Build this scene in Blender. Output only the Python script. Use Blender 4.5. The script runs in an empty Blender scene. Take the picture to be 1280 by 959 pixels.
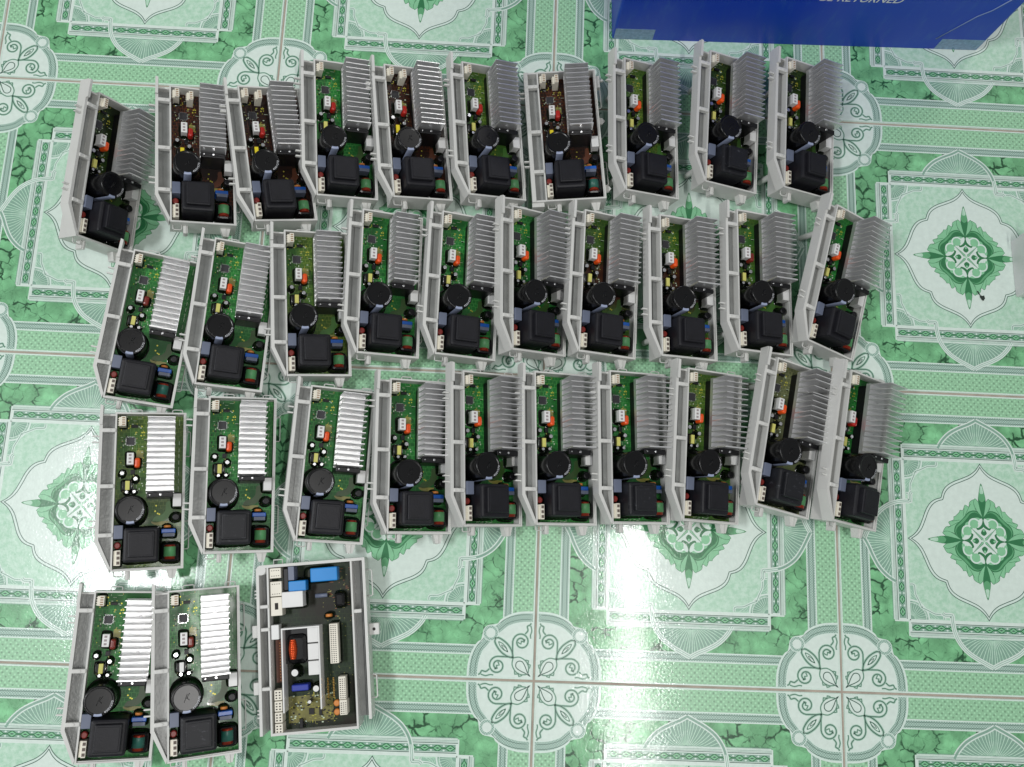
import bpy, bmesh, math, random
from mathutils import Vector, Matrix
from mathutils.geometry import tessellate_polygon

SC = bpy.context.scene
COL = SC.collection
PI = math.pi

# ------------------------------------------------------------------ camera
def euler_mat(rx, ry, rz):
    return Matrix.Rotation(rz, 4, 'Z') @ Matrix.Rotation(ry, 4, 'Y') @ Matrix.Rotation(rx, 4, 'X')

cam_d = bpy.data.cameras.new('camera')
cam = bpy.data.objects.new('camera', cam_d)
COL.objects.link(cam)
cam.matrix_world = Matrix.Translation((-0.07316, -0.22749, 1.13661)) @ euler_mat(0.185213, -0.033705, 0.038904)
cam_d.sensor_width = 36.0
cam_d.lens = 1058.76 / 1280.0 * 36.0
cam_d.clip_start = 0.02
cam_d.clip_end = 60
SC.camera = cam

# ------------------------------------------------------------------ light
w = bpy.data.worlds.new('World')
SC.world = w
w.use_nodes = True
bg = w.node_tree.nodes['Background']
bg.inputs[0].default_value = (0.96, 0.99, 1.0, 1)
bg.inputs[1].default_value = 0.20

def lamp(name, loc, sx, sy, power, color=(1, 1, 1), rot=(0, 0, 0)):
    d = bpy.data.lights.new(name, 'AREA')
    d.shape = 'RECTANGLE'
    d.size = sx
    d.size_y = sy
    d.energy = power
    d.color = color
    o = bpy.data.objects.new(name, d)
    o.location = loc
    o.rotation_euler = rot
    COL.objects.link(o)
    return o

lamp('ceiling_or_fill_lamp', (0.60, -0.62, 2.8), 0.075, 1.15, 17, (1.0, 0.985, 0.96))
lamp('ceiling_or_fill_lamp', (-1.62, -0.28, 2.8), 0.38, 0.8, 29, (0.97, 0.985, 1.0), (0, math.radians(-20), 0))
lamp('ceiling_or_fill_lamp', (2.3, 3.3, 2.8), 0.7, 0.6, 92, (1.0, 0.98, 0.95), (math.radians(40), math.radians(28), 0))  # added fill light from the upper right, kept out of the floor's reflection
SC.view_settings.view_transform = 'Standard'
SC.view_settings.look = 'None'
SC.view_settings.exposure = 0.56
SC.view_settings.gamma = 1.0

# ------------------------------------------------------------------ helpers
def srgb(r, g, b):
    f = lambda c: (c / 255) / 12.92 if c / 255 <= 0.04045 else ((c / 255 + 0.055) / 1.055) ** 2.4
    return (f(r), f(g), f(b), 1.0)

MATS = {}
def mat(name, col, rough=0.5, metal=0.0, var=0.06, scale=60.0, coat=0.0, bump=0.0, bscale=200.0, coat_rough=0.05, spec=0.5):
    """plain surface with slight procedural unevenness"""
    if name in MATS:
        return MATS[name]
    m = bpy.data.materials.new(name)
    m.use_nodes = True
    nt = m.node_tree
    b = nt.nodes['Principled BSDF']
    b.inputs['Roughness'].default_value = rough
    b.inputs['Metallic'].default_value = metal
    b.inputs['Coat Weight'].default_value = coat
    b.inputs['Coat Roughness'].default_value = coat_rough
    b.inputs['Specular IOR Level'].default_value = spec
    tc = nt.nodes.new('ShaderNodeTexCoord')
    n = nt.nodes.new('ShaderNodeTexNoise')
    n.inputs['Scale'].default_value = scale
    n.inputs['Detail'].default_value = 5
    nt.links.new(tc.outputs['Object'], n.inputs['Vector'])
    mx = nt.nodes.new('ShaderNodeMix')
    mx.data_type = 'RGBA'
    c = col if len(col) == 4 else (*col, 1)
    mx.inputs['A'].default_value = tuple(max(0, x * (1 - 2 * var)) for x in c[:3]) + (1,)
    mx.inputs['B'].default_value = tuple(min(1, x * (1 + 2 * var)) for x in c[:3]) + (1,)
    nt.links.new(n.outputs['Fac'], mx.inputs['Factor'])
    nt.links.new(mx.outputs['Result'], b.inputs['Base Color'])
    if bump > 0:
        n2 = nt.nodes.new('ShaderNodeTexNoise')
        n2.inputs['Scale'].default_value = bscale
        n2.inputs['Detail'].default_value = 3
        nt.links.new(tc.outputs['Object'], n2.inputs['Vector'])
        bp = nt.nodes.new('ShaderNodeBump')
        bp.inputs['Strength'].default_value = bump
        bp.inputs['Distance'].default_value = 0.001
        nt.links.new(n2.outputs['Fac'], bp.inputs['Height'])
        nt.links.new(bp.outputs['Normal'], b.inputs['Normal'])
        if coat > 0:
            nt.links.new(bp.outputs['Normal'], b.inputs['Coat Normal'])
    MATS[name] = m
    return m

def tag(o, label=None, cat=None, group=None, kind=None):
    if label: o['label'] = label
    if cat: o['category'] = cat
    if group: o['group'] = group
    if kind: o['kind'] = kind
    return o

class MB:
    """collects shapes (in centimetres) and links them as ONE mesh object"""
    def __init__(self, off=(0, 0, 0)):
        self.v = []; self.f = []; self.m = []; self.sm = []; self.off = off
    def add(self, vs, fs, m=0, smooth=False):
        b = len(self.v)
        self.v += [tuple(v) for v in vs]
        for f in fs:
            self.f.append([i + b for i in f]); self.m.append(m); self.sm.append(smooth)
    def box(self, x0, y0, z0, x1, y1, z1, m=0, bev=0.0):
        if bev <= 0:
            vs = [(x, y, z) for z in (z0, z1) for y in (y0, y1) for x in (x0, x1)]
            self.add(vs, [(0, 2, 3, 1), (4, 5, 7, 6), (0, 1, 5, 4), (2, 6, 7, 3), (0, 4, 6, 2), (1, 3, 7, 5)], m)
        else:
            # bottom ring, top ring lower, top ring inner, with cut vertical corners
            b = bev
            def ring(i, z):
                e = b
                a0, a1, c0, c1 = x0 + i, x1 - i, y0 + i, y1 - i
                e = max(b - i * 0.5, b * 0.5)
                return [(a0 + e, c0, z), (a1 - e, c0, z), (a1 - e * .29, c0 + e * .29, z), (a1, c0 + e, z), (a1, c1 - e, z), (a1 - e * .29, c1 - e * .29, z),
                        (a1 - e, c1, z), (a0 + e, c1, z), (a0 + e * .29, c1 - e * .29, z), (a0, c1 - e, z), (a0, c0 + e, z), (a0 + e * .29, c0 + e * .29, z)]
            rs = [ring(0, z0), ring(0, z1 - b), ring(b * .29, z1 - b * .29), ring(b, z1)]
            vs = sum(rs, []); n = 12; fs = []
            for k in range(3):
                for i in range(n):
                    j = (i + 1) % n
                    fs.append((k * n + i, k * n + j, (k + 1) * n + j, (k + 1) * n + i))
            fs.append(tuple(range(3 * n, 4 * n))); fs.append(tuple(reversed(range(n))))
            self.add(vs, fs, m)
    def cyl(self, cx, cy, z0, z1, r, n=24, m=0, bev=0.0, dish=0.0, axis='z', smooth=True, r2=None):
        r2 = r if r2 is None else r2
        rings = [(r, z0), (r2, z1 - bev)]
        if bev > 0: rings += [(r2 - bev * .3, z1 - bev * .3), (r2 - bev, z1)]
        if dish > 0: rings += [(r2 - bev - dish, z1), (r2 - bev - dish * 1.5, z1 - dish * .6)]
        vs = []
        for rr, z in rings:
            for i in range(n):
                a = 2 * PI * i / n
                vs.append((rr * math.cos(a), rr * math.sin(a), z))
        fs = []
        for k in range(len(rings) - 1):
            for i in range(n):
                j = (i + 1) % n
                fs.append((k * n + i, k * n + j, (k + 1) * n + j, (k + 1) * n + i))
        caps = [tuple(range((len(rings) - 1) * n, len(rings) * n)), tuple(reversed(range(n)))]
        if axis == 'z': T = lambda p: (cx + p[0], cy + p[1], p[2])
        elif axis == 'y': T = lambda p: (cx + p[0], p[2], cy - p[1])      # cx=x, cy=z
        else: T = lambda p: (p[2], cx + p[0], cy + p[1])                  # cx=y, cy=z
        vs = [T(p) for p in vs]
        b = len(self.v); self.v += vs
        for f in fs: self.f.append([i + b for i in f]); self.m.append(m); self.sm.append(smooth)
        for f in caps: self.f.append([i + b for i in f]); self.m.append(m); self.sm.append(False)
    def prism(self, poly, z0, z1, m=0):
        n = len(poly)
        a = sum(poly[i][0] * poly[(i + 1) % n][1] - poly[(i + 1) % n][0] * poly[i][1] for i in range(n))
        if a < 0: poly = poly[::-1]
        vs = [(x, y, z0) for x, y in poly] + [(x, y, z1) for x, y in poly]
        fs = [(i, (i + 1) % n, n + (i + 1) % n, n + i) for i in range(n)]
        for t in tessellate_polygon([[Vector((x, y, 0)) for x, y in poly]]):
            A, B, Cc = [poly[i] for i in t]
            cr = (B[0] - A[0]) * (Cc[1] - A[1]) - (Cc[0] - A[0]) * (B[1] - A[1])
            t = tuple(t) if cr > 0 else tuple(reversed(t))
            fs.append(tuple(n + i for i in t)); fs.append(tuple(reversed(t)))
        self.add(vs, fs, m)
    def tube(self, pts, r, n=6, m=0, closed=False):
        P = [Vector(p) for p in pts]; k = len(P); vs = []
        for i, p in enumerate(P):
            a = P[(i - 1) % k] if (closed or i > 0) else p
            b = P[(i + 1) % k] if (closed or i < k - 1) else p
            d = (b - a).normalized()
            u = d.cross(Vector((0, 0, 1)))
            if u.length < 1e-3: u = d.cross(Vector((0, 1, 0)))
            u.normalize(); v = d.cross(u)
            for j in range(n):
                t = 2 * PI * j / n
                vs.append(p + u * (r * math.cos(t)) + v * (r * math.sin(t)))
        fs = []
        for i in range(k if closed else k - 1):
            i2 = (i + 1) % k
            for j in range(n):
                j2 = (j + 1) % n
                fs.append((i * n + j, i2 * n + j, i2 * n + j2, i * n + j2))
        if not closed:
            fs.append(tuple(range(n))); fs.append(tuple(reversed(range((k - 1) * n, k * n))))
        self.add(vs, fs, m, True)
    def build(self, name, mats, parent=None, loc=None):
        me = bpy.data.meshes.new(name)
        ox, oy, oz = self.off
        me.from_pydata([((x - ox) / 100, (y - oy) / 100, (z - oz) / 100) for x, y, z in self.v], [], self.f)
        for m in (mats if isinstance(mats, (list, tuple)) else [mats]): me.materials.append(m)
        for p, m, s in zip(me.polygons, self.m, self.sm):
            p.material_index = m; p.use_smooth = s
        me.update()
        o = bpy.data.objects.new(name, me)
        COL.objects.link(o)
        if parent: o.parent = parent
        if loc: o.location = loc
        return o

def text_mesh(body, size, shear=0.0, bold=0.0):
    cu = bpy.data.curves.new('t', 'FONT')
    cu.body = body; cu.size = size; cu.shear = shear; cu.offset = bold
    o = bpy.data.objects.new('t', cu); COL.objects.link(o)
    dg = bpy.context.evaluated_depsgraph_get()
    me = bpy.data.meshes.new_from_object(o.evaluated_get(dg))
    vs = [tuple(v.co) for v in me.vertices]; fs = [tuple(p.vertices) for p in me.polygons]
    bpy.data.objects.remove(o); bpy.data.curves.remove(cu); bpy.data.meshes.remove(me)
    return vs, fs

# ------------------------------------------------------------------ floor tiles
TILE = 40.0
def floor_mat(name, kind, col, col2=None):
    m = bpy.data.materials.new(name); m.use_nodes = True
    nt = m.node_tree; N = nt.nodes; L = nt.links
    b = N['Principled BSDF']
    b.inputs['Roughness'].default_value = 0.30
    b.inputs['Specular IOR Level'].default_value = 0.35
    b.inputs['Coat Weight'].default_value = 0.5
    b.inputs['Coat Roughness'].default_value = 0.068
    tc = N.new('ShaderNodeTexCoord')
    # glaze unevenness
    n2 = N.new('ShaderNodeTexNoise'); n2.inputs['Scale'].default_value = 330; n2.inputs['Detail'].default_value = 2
    n3 = N.new('ShaderNodeTexNoise'); n3.inputs['Scale'].default_value = 9; n3.inputs['Detail'].default_value = 2
    geo = N.new('ShaderNodeNewGeometry')
    L.new(geo.outputs['Position'], n2.inputs['Vector']); L.new(geo.outputs['Position'], n3.inputs['Vector'])
    ad = N.new('ShaderNodeMath'); ad.operation = 'MULTIPLY_ADD'; ad.inputs[1].default_value = 6.0
    L.new(n3.outputs['Fac'], ad.inputs[0]); L.new(n2.outputs['Fac'], ad.inputs[2])
    bp = N.new('ShaderNodeBump'); bp.inputs['Strength'].default_value = 0.5; bp.inputs['Distance'].default_value = 0.00024
    L.new(ad.outputs[0], bp.inputs['Height'])
    L.new(bp.outputs['Normal'], b.inputs['Coat Normal']); L.new(bp.outputs['Normal'], b.inputs['Normal'])
    def mix(fac, A, B):
        mx = N.new('ShaderNodeMix'); mx.data_type = 'RGBA'
        if fac is None: mx.inputs['Factor'].default_value = 0.5
        else: L.new(fac, mx.inputs['Factor'])
        for s, v in (('A', A), ('B', B)):
            if isinstance(v, tuple): mx.inputs[s].default_value = v
            else: L.new(v, mx.inputs[s])
        return mx.outputs['Result']
    def ramp(src, p0, p1):
        r = N.new('ShaderNodeMapRange'); r.inputs['From Min'].default_value = p0; r.inputs['From Max'].default_value = p1
        L.new(src, r.inputs['Value']); return r.outputs['Result']
    if kind == 'dots':
        def lattice(offx, offy, scale):
            mp = N.new('ShaderNodeMapping'); mp.inputs['Location'].default_value = (offx, offy, 0); mp.inputs['Rotation'].default_value = (0, 0, PI / 4)
            L.new(tc.outputs['Object'], mp.inputs['Vector'])
            vo = N.new('ShaderNodeTexVoronoi'); vo.voronoi_dimensions = '2D'; vo.inputs['Scale'].default_value = scale; vo.inputs['Randomness'].default_value = 0.12
            L.new(mp.outputs['Vector'], vo.inputs['Vector'])
            return vo.outputs['Distance']
        base = mix(ramp(lattice(0.0, 0.0, 205), 0.16, 0.34), tuple(min(1, c * 1.28 + .02) for c in col[:3]) + (1,), col)
        c = mix(ramp(lattice(0.00345, 0.0, 145), 0.10, 0.27), tuple(c * 0.62 for c in col[:3]) + (1,), base)
    elif kind == 'marble':
        nz = N.new('ShaderNodeTexNoise'); nz.inputs['Scale'].default_value = 26; nz.inputs['Detail'].default_value = 6; nz.inputs['Roughness'].default_value = 0.65
        L.new(tc.outputs['Object'], nz.inputs['Vector'])
        # distorted cells -> cracks
        nd = N.new('ShaderNodeTexNoise'); nd.inputs['Scale'].default_value = 40; nd.inputs['Detail'].default_value = 4
        L.new(tc.outputs['Object'], nd.inputs['Vector'])
        sc = N.new('ShaderNodeVectorMath'); sc.operation = 'SCALE'; sc.inputs['Scale'].default_value = 0.030
        L.new(nd.outputs['Color'], sc.inputs[0])
        av = N.new('ShaderNodeVectorMath'); av.operation = 'ADD'
        L.new(tc.outputs['Object'], av.inputs[0]); L.new(sc.outputs[0], av.inputs[1])
        vo = N.new('ShaderNodeTexVoronoi'); vo.feature = 'DISTANCE_TO_EDGE'; vo.voronoi_dimensions = '2D'; vo.inputs['Scale'].default_value = 62
        L.new(av.outputs[0], vo.inputs['Vector'])
        nm = N.new('ShaderNodeTexNoise'); nm.inputs['Scale'].default_value = 30; nm.inputs['Detail'].default_value = 5
        L.new(av.outputs[0], nm.inputs['Vector'])
        th = ramp(nm.outputs['Fac'], 0.47, 0.68)
        th2 = N.new('ShaderNodeMath'); th2.operation = 'MULTIPLY'; th2.inputs[1].default_value = 0.16; L.new(th, th2.inputs[0])
        sb = N.new('ShaderNodeMath'); sb.operation = 'SUBTRACT'; L.new(th2.outputs[0], sb.inputs[0]); L.new(vo.outputs['Distance'], sb.inputs[1])
        crack = ramp(sb.outputs[0], -0.03, 0.06)
        body = mix(ramp(nz.outputs['Fac'], 0.36, 0.66), col, tuple(min(1, c * 1.75 + .03) for c in col[:3]) + (1,))
        vl = N.new('ShaderNodeTexVoronoi'); vl.voronoi_dimensions = '2D'; vl.inputs['Scale'].default_value = 60
        L.new(av.outputs[0], vl.inputs['Vector'])
        body = mix(ramp(vl.outputs['Distance'], 0.0, 1.3), body, tuple(c * 0.75 for c in col[:3]) + (1,))
        sp = N.new('ShaderNodeTexNoise'); sp.inputs['Scale'].default_value = 75; sp.inputs['Detail'].default_value = 7; sp.inputs['Roughness'].default_value = .7; sp.inputs['Distortion'].default_value = .6
        L.new(tc.outputs['Object'], sp.inputs['Vector'])
        patch = N.new('ShaderNodeMath'); patch.operation = 'MULTIPLY'; L.new(ramp(sp.outputs['Fac'], 0.53, 0.63), patch.inputs[0]); L.new(ramp(nz.outputs['Fac'], 0.62, 0.40), patch.inputs[1])
        p2 = N.new('ShaderNodeMath'); p2.operation = 'MULTIPLY'; p2.inputs[1].default_value = .75; L.new(patch.outputs[0], p2.inputs[0])
        body = mix(p2.outputs[0], body, tuple(c * 1.25 for c in col2[:3]) + (1,))
        c = mix(crack, body, col2)
    elif kind == 'pale':
        nz = N.new('ShaderNodeTexNoise'); nz.inputs['Scale'].default_value = 130; nz.inputs['Detail'].default_value = 4; nz.inputs['Roughness'].default_value = 0.7
        L.new(tc.outputs['Object'], nz.inputs['Vector'])
        c = mix(ramp(nz.outputs['Fac'], 0.38, 0.62), col, col2)
    elif kind == 'braid':
        wv = N.new('ShaderNodeTexChecker'); wv.inputs['Scale'].default_value = 600
        wv.inputs['Color1'].default_value = col; wv.inputs['Color2'].default_value = col2
        L.new(tc.outputs['Object'], wv.inputs['Vector'])
        c = wv.outputs['Color']
    else:
        nz = N.new('ShaderNodeTexNoise'); nz.inputs['Scale'].default_value = 150
        L.new(tc.outputs['Object'], nz.inputs['Vector'])
        c = mix(nz.outputs['Fac'], tuple(x * .9 for x in col[:3]) + (1,), tuple(min(1, x * 1.1) for x in col[:3]) + (1,))
    L.new(c, b.inputs['Base Color'])
    return m

G = dict(
    marble=floor_mat('tile_marble', 'marble', srgb(106, 168, 120), srgb(30, 78, 48)),
    dots=floor_mat('tile_dotted_band', 'dots', srgb(148, 196, 158)),
    white=floor_mat('tile_white', 'plain', srgb(214, 229, 220)),
    line=floor_mat('tile_white_line', 'plain', srgb(212, 230, 220)),
    braid=floor_mat('tile_braid', 'braid', srgb(132, 164, 150), srgb(178, 204, 191)),
    grey=floor_mat('tile_grey_green', 'plain', srgb(132, 168, 150)),
    pale=floor_mat('tile_pale_green', 'pale', srgb(168, 209, 182), srgb(196, 225, 206)),
    dark=floor_mat('tile_dark_line', 'plain', srgb(62, 96, 82)),
    deep=floor_mat('tile_deep_green', 'plain', srgb(48, 118, 74)),
    mid=floor_mat('tile_mid_green', 'plain', srgb(96, 164, 116)),
    light=floor_mat('tile_light_green', 'plain', srgb(134, 196, 152)),
    fan=floor_mat('tile_fan_green', 'plain', srgb(150, 190, 168)),
)
GK = list(G); GI = {k: i for i, k in enumerate(GK)}
DZ = 0.0045

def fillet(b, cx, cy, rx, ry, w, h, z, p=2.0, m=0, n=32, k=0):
    """concave ring of potting resin, given a shade-dark colour, that climbs the foot of a component"""
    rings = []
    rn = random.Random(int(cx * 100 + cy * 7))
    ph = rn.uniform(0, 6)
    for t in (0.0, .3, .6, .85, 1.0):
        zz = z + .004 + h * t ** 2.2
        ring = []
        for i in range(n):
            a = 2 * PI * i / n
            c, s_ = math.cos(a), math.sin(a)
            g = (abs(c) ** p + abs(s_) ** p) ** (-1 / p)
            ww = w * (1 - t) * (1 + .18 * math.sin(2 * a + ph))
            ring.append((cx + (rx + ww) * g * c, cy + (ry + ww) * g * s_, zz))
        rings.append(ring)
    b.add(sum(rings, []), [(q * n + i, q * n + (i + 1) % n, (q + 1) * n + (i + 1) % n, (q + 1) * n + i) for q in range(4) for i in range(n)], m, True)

class Deco:
    def __init__(s): s.mb = MB(); s.c = 0
    def jit(s, z):
        s.c += 1
        return z + 0.13 * (s.c % 4)
    def fill(s, poly, k, z):
        z = s.jit(z)
        n = len(poly)
        vs = [(x, y, z * DZ) for x, y in poly]; fs = []
        for t in tessellate_polygon([[Vector((x, y, 0)) for x, y in poly]]):
            A, B, C_ = [poly[i] for i in t]
            cr = (B[0] - A[0]) * (C_[1] - A[1]) - (C_[0] - A[0]) * (B[1] - A[1])
            if abs(cr) < 1e-9: continue
            fs.append(tuple(t) if cr > 0 else tuple(reversed(t)))
        s.mb.add(vs, fs, GI[k])
    def stroke(s, pts, w, k, z, closed=False, taper=False):
        z = s.jit(z)
        n = len(pts); vs = []; fs = []
        for i in range(n):
            a = pts[(i - 1) % n] if (closed or i) else pts[i]
            b = pts[(i + 1) % n] if (closed or i < n - 1) else pts[i]
            dx, dy = b[0] - a[0], b[1] - a[1]; l = math.hypot(dx, dy) or 1
            ww = w / 2
            if not closed and 0 < i < n - 1 or closed:
                # mitre
                c_ = pts[i]
                d1 = (c_[0] - a[0], c_[1] - a[1]); l1 = math.hypot(*d1) or 1
                cs = (d1[0] * dx + d1[1] * dy) / (l1 * l)
                ww = ww / max(0.55, cs)
            if taper: ww *= max(0.15, math.sin(PI * min(1, (i + .3) / (n - .4))))
            nx, ny = -dy / l * ww, dx / l * ww
            vs += [(pts[i][0] + nx, pts[i][1] + ny, z * DZ), (pts[i][0] - nx, pts[i][1] - ny, z * DZ)]
        for i in range(n if closed else n - 1):
            j = (i + 1) % n
            fs.append((2 * i + 1, 2 * j + 1, 2 * j, 2 * i))
        s.mb.add(vs, fs, GI[k])
    def rect(s, x0, y0, x1, y1, k, z): s.fill([(x0, y0), (x1, y0), (x1, y1), (x0, y1)], k, z)

def smooth(pts, k=4, closed=False):
    out = []; n = len(pts); R = range(n) if closed else range(n - 1)
    g = lambda i: pts[i % n] if closed else pts[max(0, min(n - 1, i))]
    for i in R:
        p0, p1, p2, p3 = g(i - 1), g(i), g(i + 1), g(i + 2)
        for j in range(k):
            t = j / k
            out.append(tuple(0.5 * ((2 * p1[a]) + (-p0[a] + p2[a]) * t + (2 * p0[a] - 5 * p1[a] + 4 * p2[a] - p3[a]) * t * t + (-p0[a] + 3 * p1[a] - 3 * p2[a] + p3[a]) * t ** 3) for a in (0, 1)))
    if not closed: out.append(tuple(pts[-1]))
    return out

def arc(cx, cy, r, a0, a1, n=16, ry=None):
    ry = r if ry is None else ry
    return [(cx + r * math.cos(a0 + (a1 - a0) * i / n), cy + ry * math.sin(a0 + (a1 - a0) * i / n)) for i in range(n + 1)]
def spiral(cx, cy, r0, r1, a0, a1, n=20):
    return [(cx + (r0 + (r1 - r0) * i / n) * math.cos(a0 + (a1 - a0) * i / n), cy + (r0 + (r1 - r0) * i / n) * math.sin(a0 + (a1 - a0) * i / n)) for i in range(n + 1)]

def make_tile():
    D = Deco(); H = 19.80
    rots = [lambda p: (p[0], p[1]), lambda p: (-p[1], p[0]), lambda p: (-p[0], -p[1]), lambda p: (p[1], -p[0])]
    sw = lambda p: (p[1], p[0])
    # marble base with rounded glazed edge
    D.mb.add([(-H, -H, 0), (H, -H, 0), (H, H, 0), (-H, H, 0)], [(0, 1, 2, 3)], GI['marble'])
    e = 0.06
    out = [(-H - e, -H - e), (H + e, -H - e), (H + e, H + e), (-H - e, H + e)]; inn = [(-H, -H), (H, -H), (H, H), (-H, H)]
    vs = [(x, y, 0) for x, y in inn] + [(x, y, -0.06) for x, y in out] + [(x, y, -0.6) for x, y in out]
    fs = []
    for a in (0, 4):
        for i in range(4):
            j = (i + 1) % 4; fs.append((a + 4 + i, a + 4 + j, a + j, a + i))
    D.mb.add(vs, fs, GI['line'])
    for R in rots:
        T = lambda pts: [R(p) for p in pts]
        # dotted border band, trapezoid on the top side
        D.fill(T([(H - .12, H - .12), (-H + .12, H - .12), (-16.75, 16.75), (16.75, 16.75)]), 'dots', 1)
        D.stroke(T([(-H, H - .08), (H, H - .08)]), 0.16, 'line', 12.4)
        # braided strip
        D.fill(T([(16.85, 16.85), (-16.85, 16.85), (-15.85, 15.85), (15.85, 15.85)]), 'braid', 2)
        D.stroke(T([(-16.9, 16.9), (16.9, 16.9)]), 0.16, 'line', 3)
        D.stroke(T([(-15.8, 15.8), (15.8, 15.8)]), 0.16, 'line', 3)
        D.stroke(T([(-16.6, 16.62), (16.6, 16.62)]), 0.06, 'dark', 3)
        D.stroke(T([(-16.1, 16.08), (16.1, 16.08)]), 0.06, 'dark', 3)
        # fan-lined lunette between strip and frame (pointed arch)
        left = smooth([(-5.7, 12.3), (-5.1, 13.3), (-4.0, 14.4), (-2.6, 15.2), (-1.2, 15.8), (-0.2, 16.35)], 3)
        right = smooth([(-0.2, 16.35), (0.8, 15.85), (2.2, 15.1), (3.4, 14.2), (4.3, 13.0), (4.75, 11.8), (4.95, 10.2)], 3)
        base = [(4.6, 12.3)]
        rr = [p for p in right if p[1] > 12.3]
        body = left + rr[1:] + base
        D.fill(T(body), 'grey', 3.5)
        for i in range(27):
            a = PI * (0.06 + 0.88 * i / 26)
            c0 = (-0.4, 12.0)
            # reach outline
            best = None
            for q in left + rr:
                an = math.atan2(q[1] - c0[1], q[0] - c0[0])
                dd = abs(an - a)
                if best is None or dd < best[0]: best = (dd, q)
            q = best[1]
            p0 = (c0[0] + (q[0] - c0[0]) * 0.22, max(12.35, c0[1] + (q[1] - c0[1]) * 0.22))
            mid_ = ((p0[0] + q[0]) / 2 * 1.06, (p0[1] + q[1]) / 2 - .12)
            D.stroke(T(smooth([p0, mid_, q], 3)), 0.10, 'pale', 4.2)
        bite = [(-3.2, 12.3), (-2.2, 12.85), (-0.9, 13.2), (0.4, 13.1), (1.6, 12.8), (2.6, 12.3)]
        for off, wd, kk in ((0.0, 0.62, 'white'), (0.0, 0.30, 'grey'), (0, 0.16, 'line')):
            D.stroke(T(left), wd, kk, 5 + wd * -1 + 0.7)
            D.stroke(T(right), wd, kk, 7.2 - wd)
        # frame bars: double white outline, dark ornament on light ground, inner line
        D.rect(*T([(-10.75, 10.7)])[0], *T([(10.75, 12.65)])[0], 'white', 4.4) if False else D.fill(T([(-10.75, 10.7), (10.75, 10.7), (10.75, 12.65), (-10.75, 12.65)]), 'white', 4.4)
        D.stroke(T([(-10.7, 12.5), (10.7, 12.5)]), 0.07, 'grey', 5.2)
        D.stroke(T([(-10.7, 12.18), (10.7, 12.18)]), 0.09, 'dark', 5.2)
        D.stroke(T([(-10.7, 12.34), (10.7, 12.34)]), 0.06, 'grey', 5.2)
        D.fill(T([(-10.4, 11.12), (10.4, 11.12), (10.4, 12.0), (-10.4, 12.0)]), 'grey', 5)
        D.stroke(T([(-10.4, 11.56), (10.4, 11.56)]), 0.2, 'deep', 5.25)
        D.stroke(T([(-10.5, 11.0), (10.5, 11.0)]), 0.10, 'dark', 5.2)
        x = -10.4; i = 0
        while x < 10.2:
            if -6.6 < x < -5.0 and False: x += .1; continue
            cxx = x + 0.8
            D.fill(T([(cxx - .66, 11.56), (cxx - .22, 11.92), (cxx + .22, 11.92), (cxx + .66, 11.56), (cxx + .22, 11.2), (cxx - .22, 11.2)]), 'deep', 5.6)
            D.fill(T([(cxx - .5, 11.56), (cxx, 11.86), (cxx + .5, 11.56), (cxx, 11.26)]), 'light', 6.2)
            D.fill(T([(cxx - .3, 11.56), (cxx, 11.66), (cxx + .3, 11.56), (cxx, 11.46)]), 'dark', 6.8)
            for sy in (11.82, 11.3):
                D.fill(T([(cxx + .62, sy), (cxx + .8, sy + .12), (cxx + .98, sy), (cxx + .8, sy - .12)]), 'line', 6.2)
            x += 1.61
        D.stroke(T([(-10.75, 10.72), (-10.75, 12.65)]), 0.16, 'white', 5.4)
        D.stroke(T([(10.75, 10.72), (10.75, 12.65)]), 0.16, 'white', 5.4)
        D.stroke(T([(-10.6, 12.72), (10.6, 12.72)]), 0.10, 'line', 5.4)
        D.stroke(T([(-10.6, 12.84), (10.6, 12.84)]), 0.06, 'grey', 5.3)
    # inner pale square with stepped corners
    D.rect(-10.65, -10.65, 10.65, 10.65, 'pale', 4.9)
    for R in rots:
        T = lambda pts: [R(p) for p in pts]
        D.stroke(T([(-10.65, 10.62), (10.65, 10.62)]), 0.22, 'white', 5.9)
        # corner fan
        D.fill(T([(10.5, 10.5)] + arc(10.5, 10.5, 2.4, PI, 1.5 * PI, 10)), 'grey', 5.4)
        for i in range(9):
            a = PI + PI / 2 * (i + .5) / 9
            D.stroke(T([(10.5 + .5 * math.cos(a), 10.5 + .5 * math.sin(a)), (10.5 + 2.2 * math.cos(a), 10.5 + 2.2 * math.sin(a))]), 0.07, 'pale', 6.0)
        D.stroke(T(arc(10.5, 10.5, 2.45, PI, 1.5 * PI, 12)), 0.22, 'line', 6.3)
        D.stroke(T(arc(10.5, 10.5, 2.1, PI, 1.5 * PI, 12)), 0.08, 'line', 6.3)
        # wavy ribbon wings at both sides of the corner
        for S in (lambda p: p, lambda p: (p[1], p[0])):
            wing = smooth([(10.4, 6.0), (9.85, 6.1), (9.75, 7.2), (9.3, 8.2), (9.0, 9.0)], 3)
            rib = T([S(p) for p in wing])
            back = T([S(p) for p in [(10.4, 6.0)] + wing[3:] + [(10.3, 8.6)]])
            D.fill(back, 'fan', 5.3)
            for q in range(5):
                t = q / 4
                D.stroke(T([S(p) for p in smooth([(10.35, 8.5 - 1.0 * t * 1.8), (10.1 - .25 * t, 8.3 - .9 * t), (9.3 + .45 * t, 8.6 - 2.2 * t)], 3)]), 0.07, 'pale', 6.0)
            D.stroke(rib, 0.34, 'line', 6.4); D.stroke(rib, 0.10, 'grey', 6.9)
        # continuation of the ribbon of the lunette inside the frame
        tail = smooth([(4.75, 11.9), (4.95, 10.6), (5.0, 9.9), (5.9, 9.85), (6.2, 9.6)], 3)
        D.stroke(T(tail), 0.62, 'white', 7.4); D.stroke(T(tail), 0.30, 'grey', 7.8); D.stroke(T(tail), 0.14, 'line', 8.2)
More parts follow.
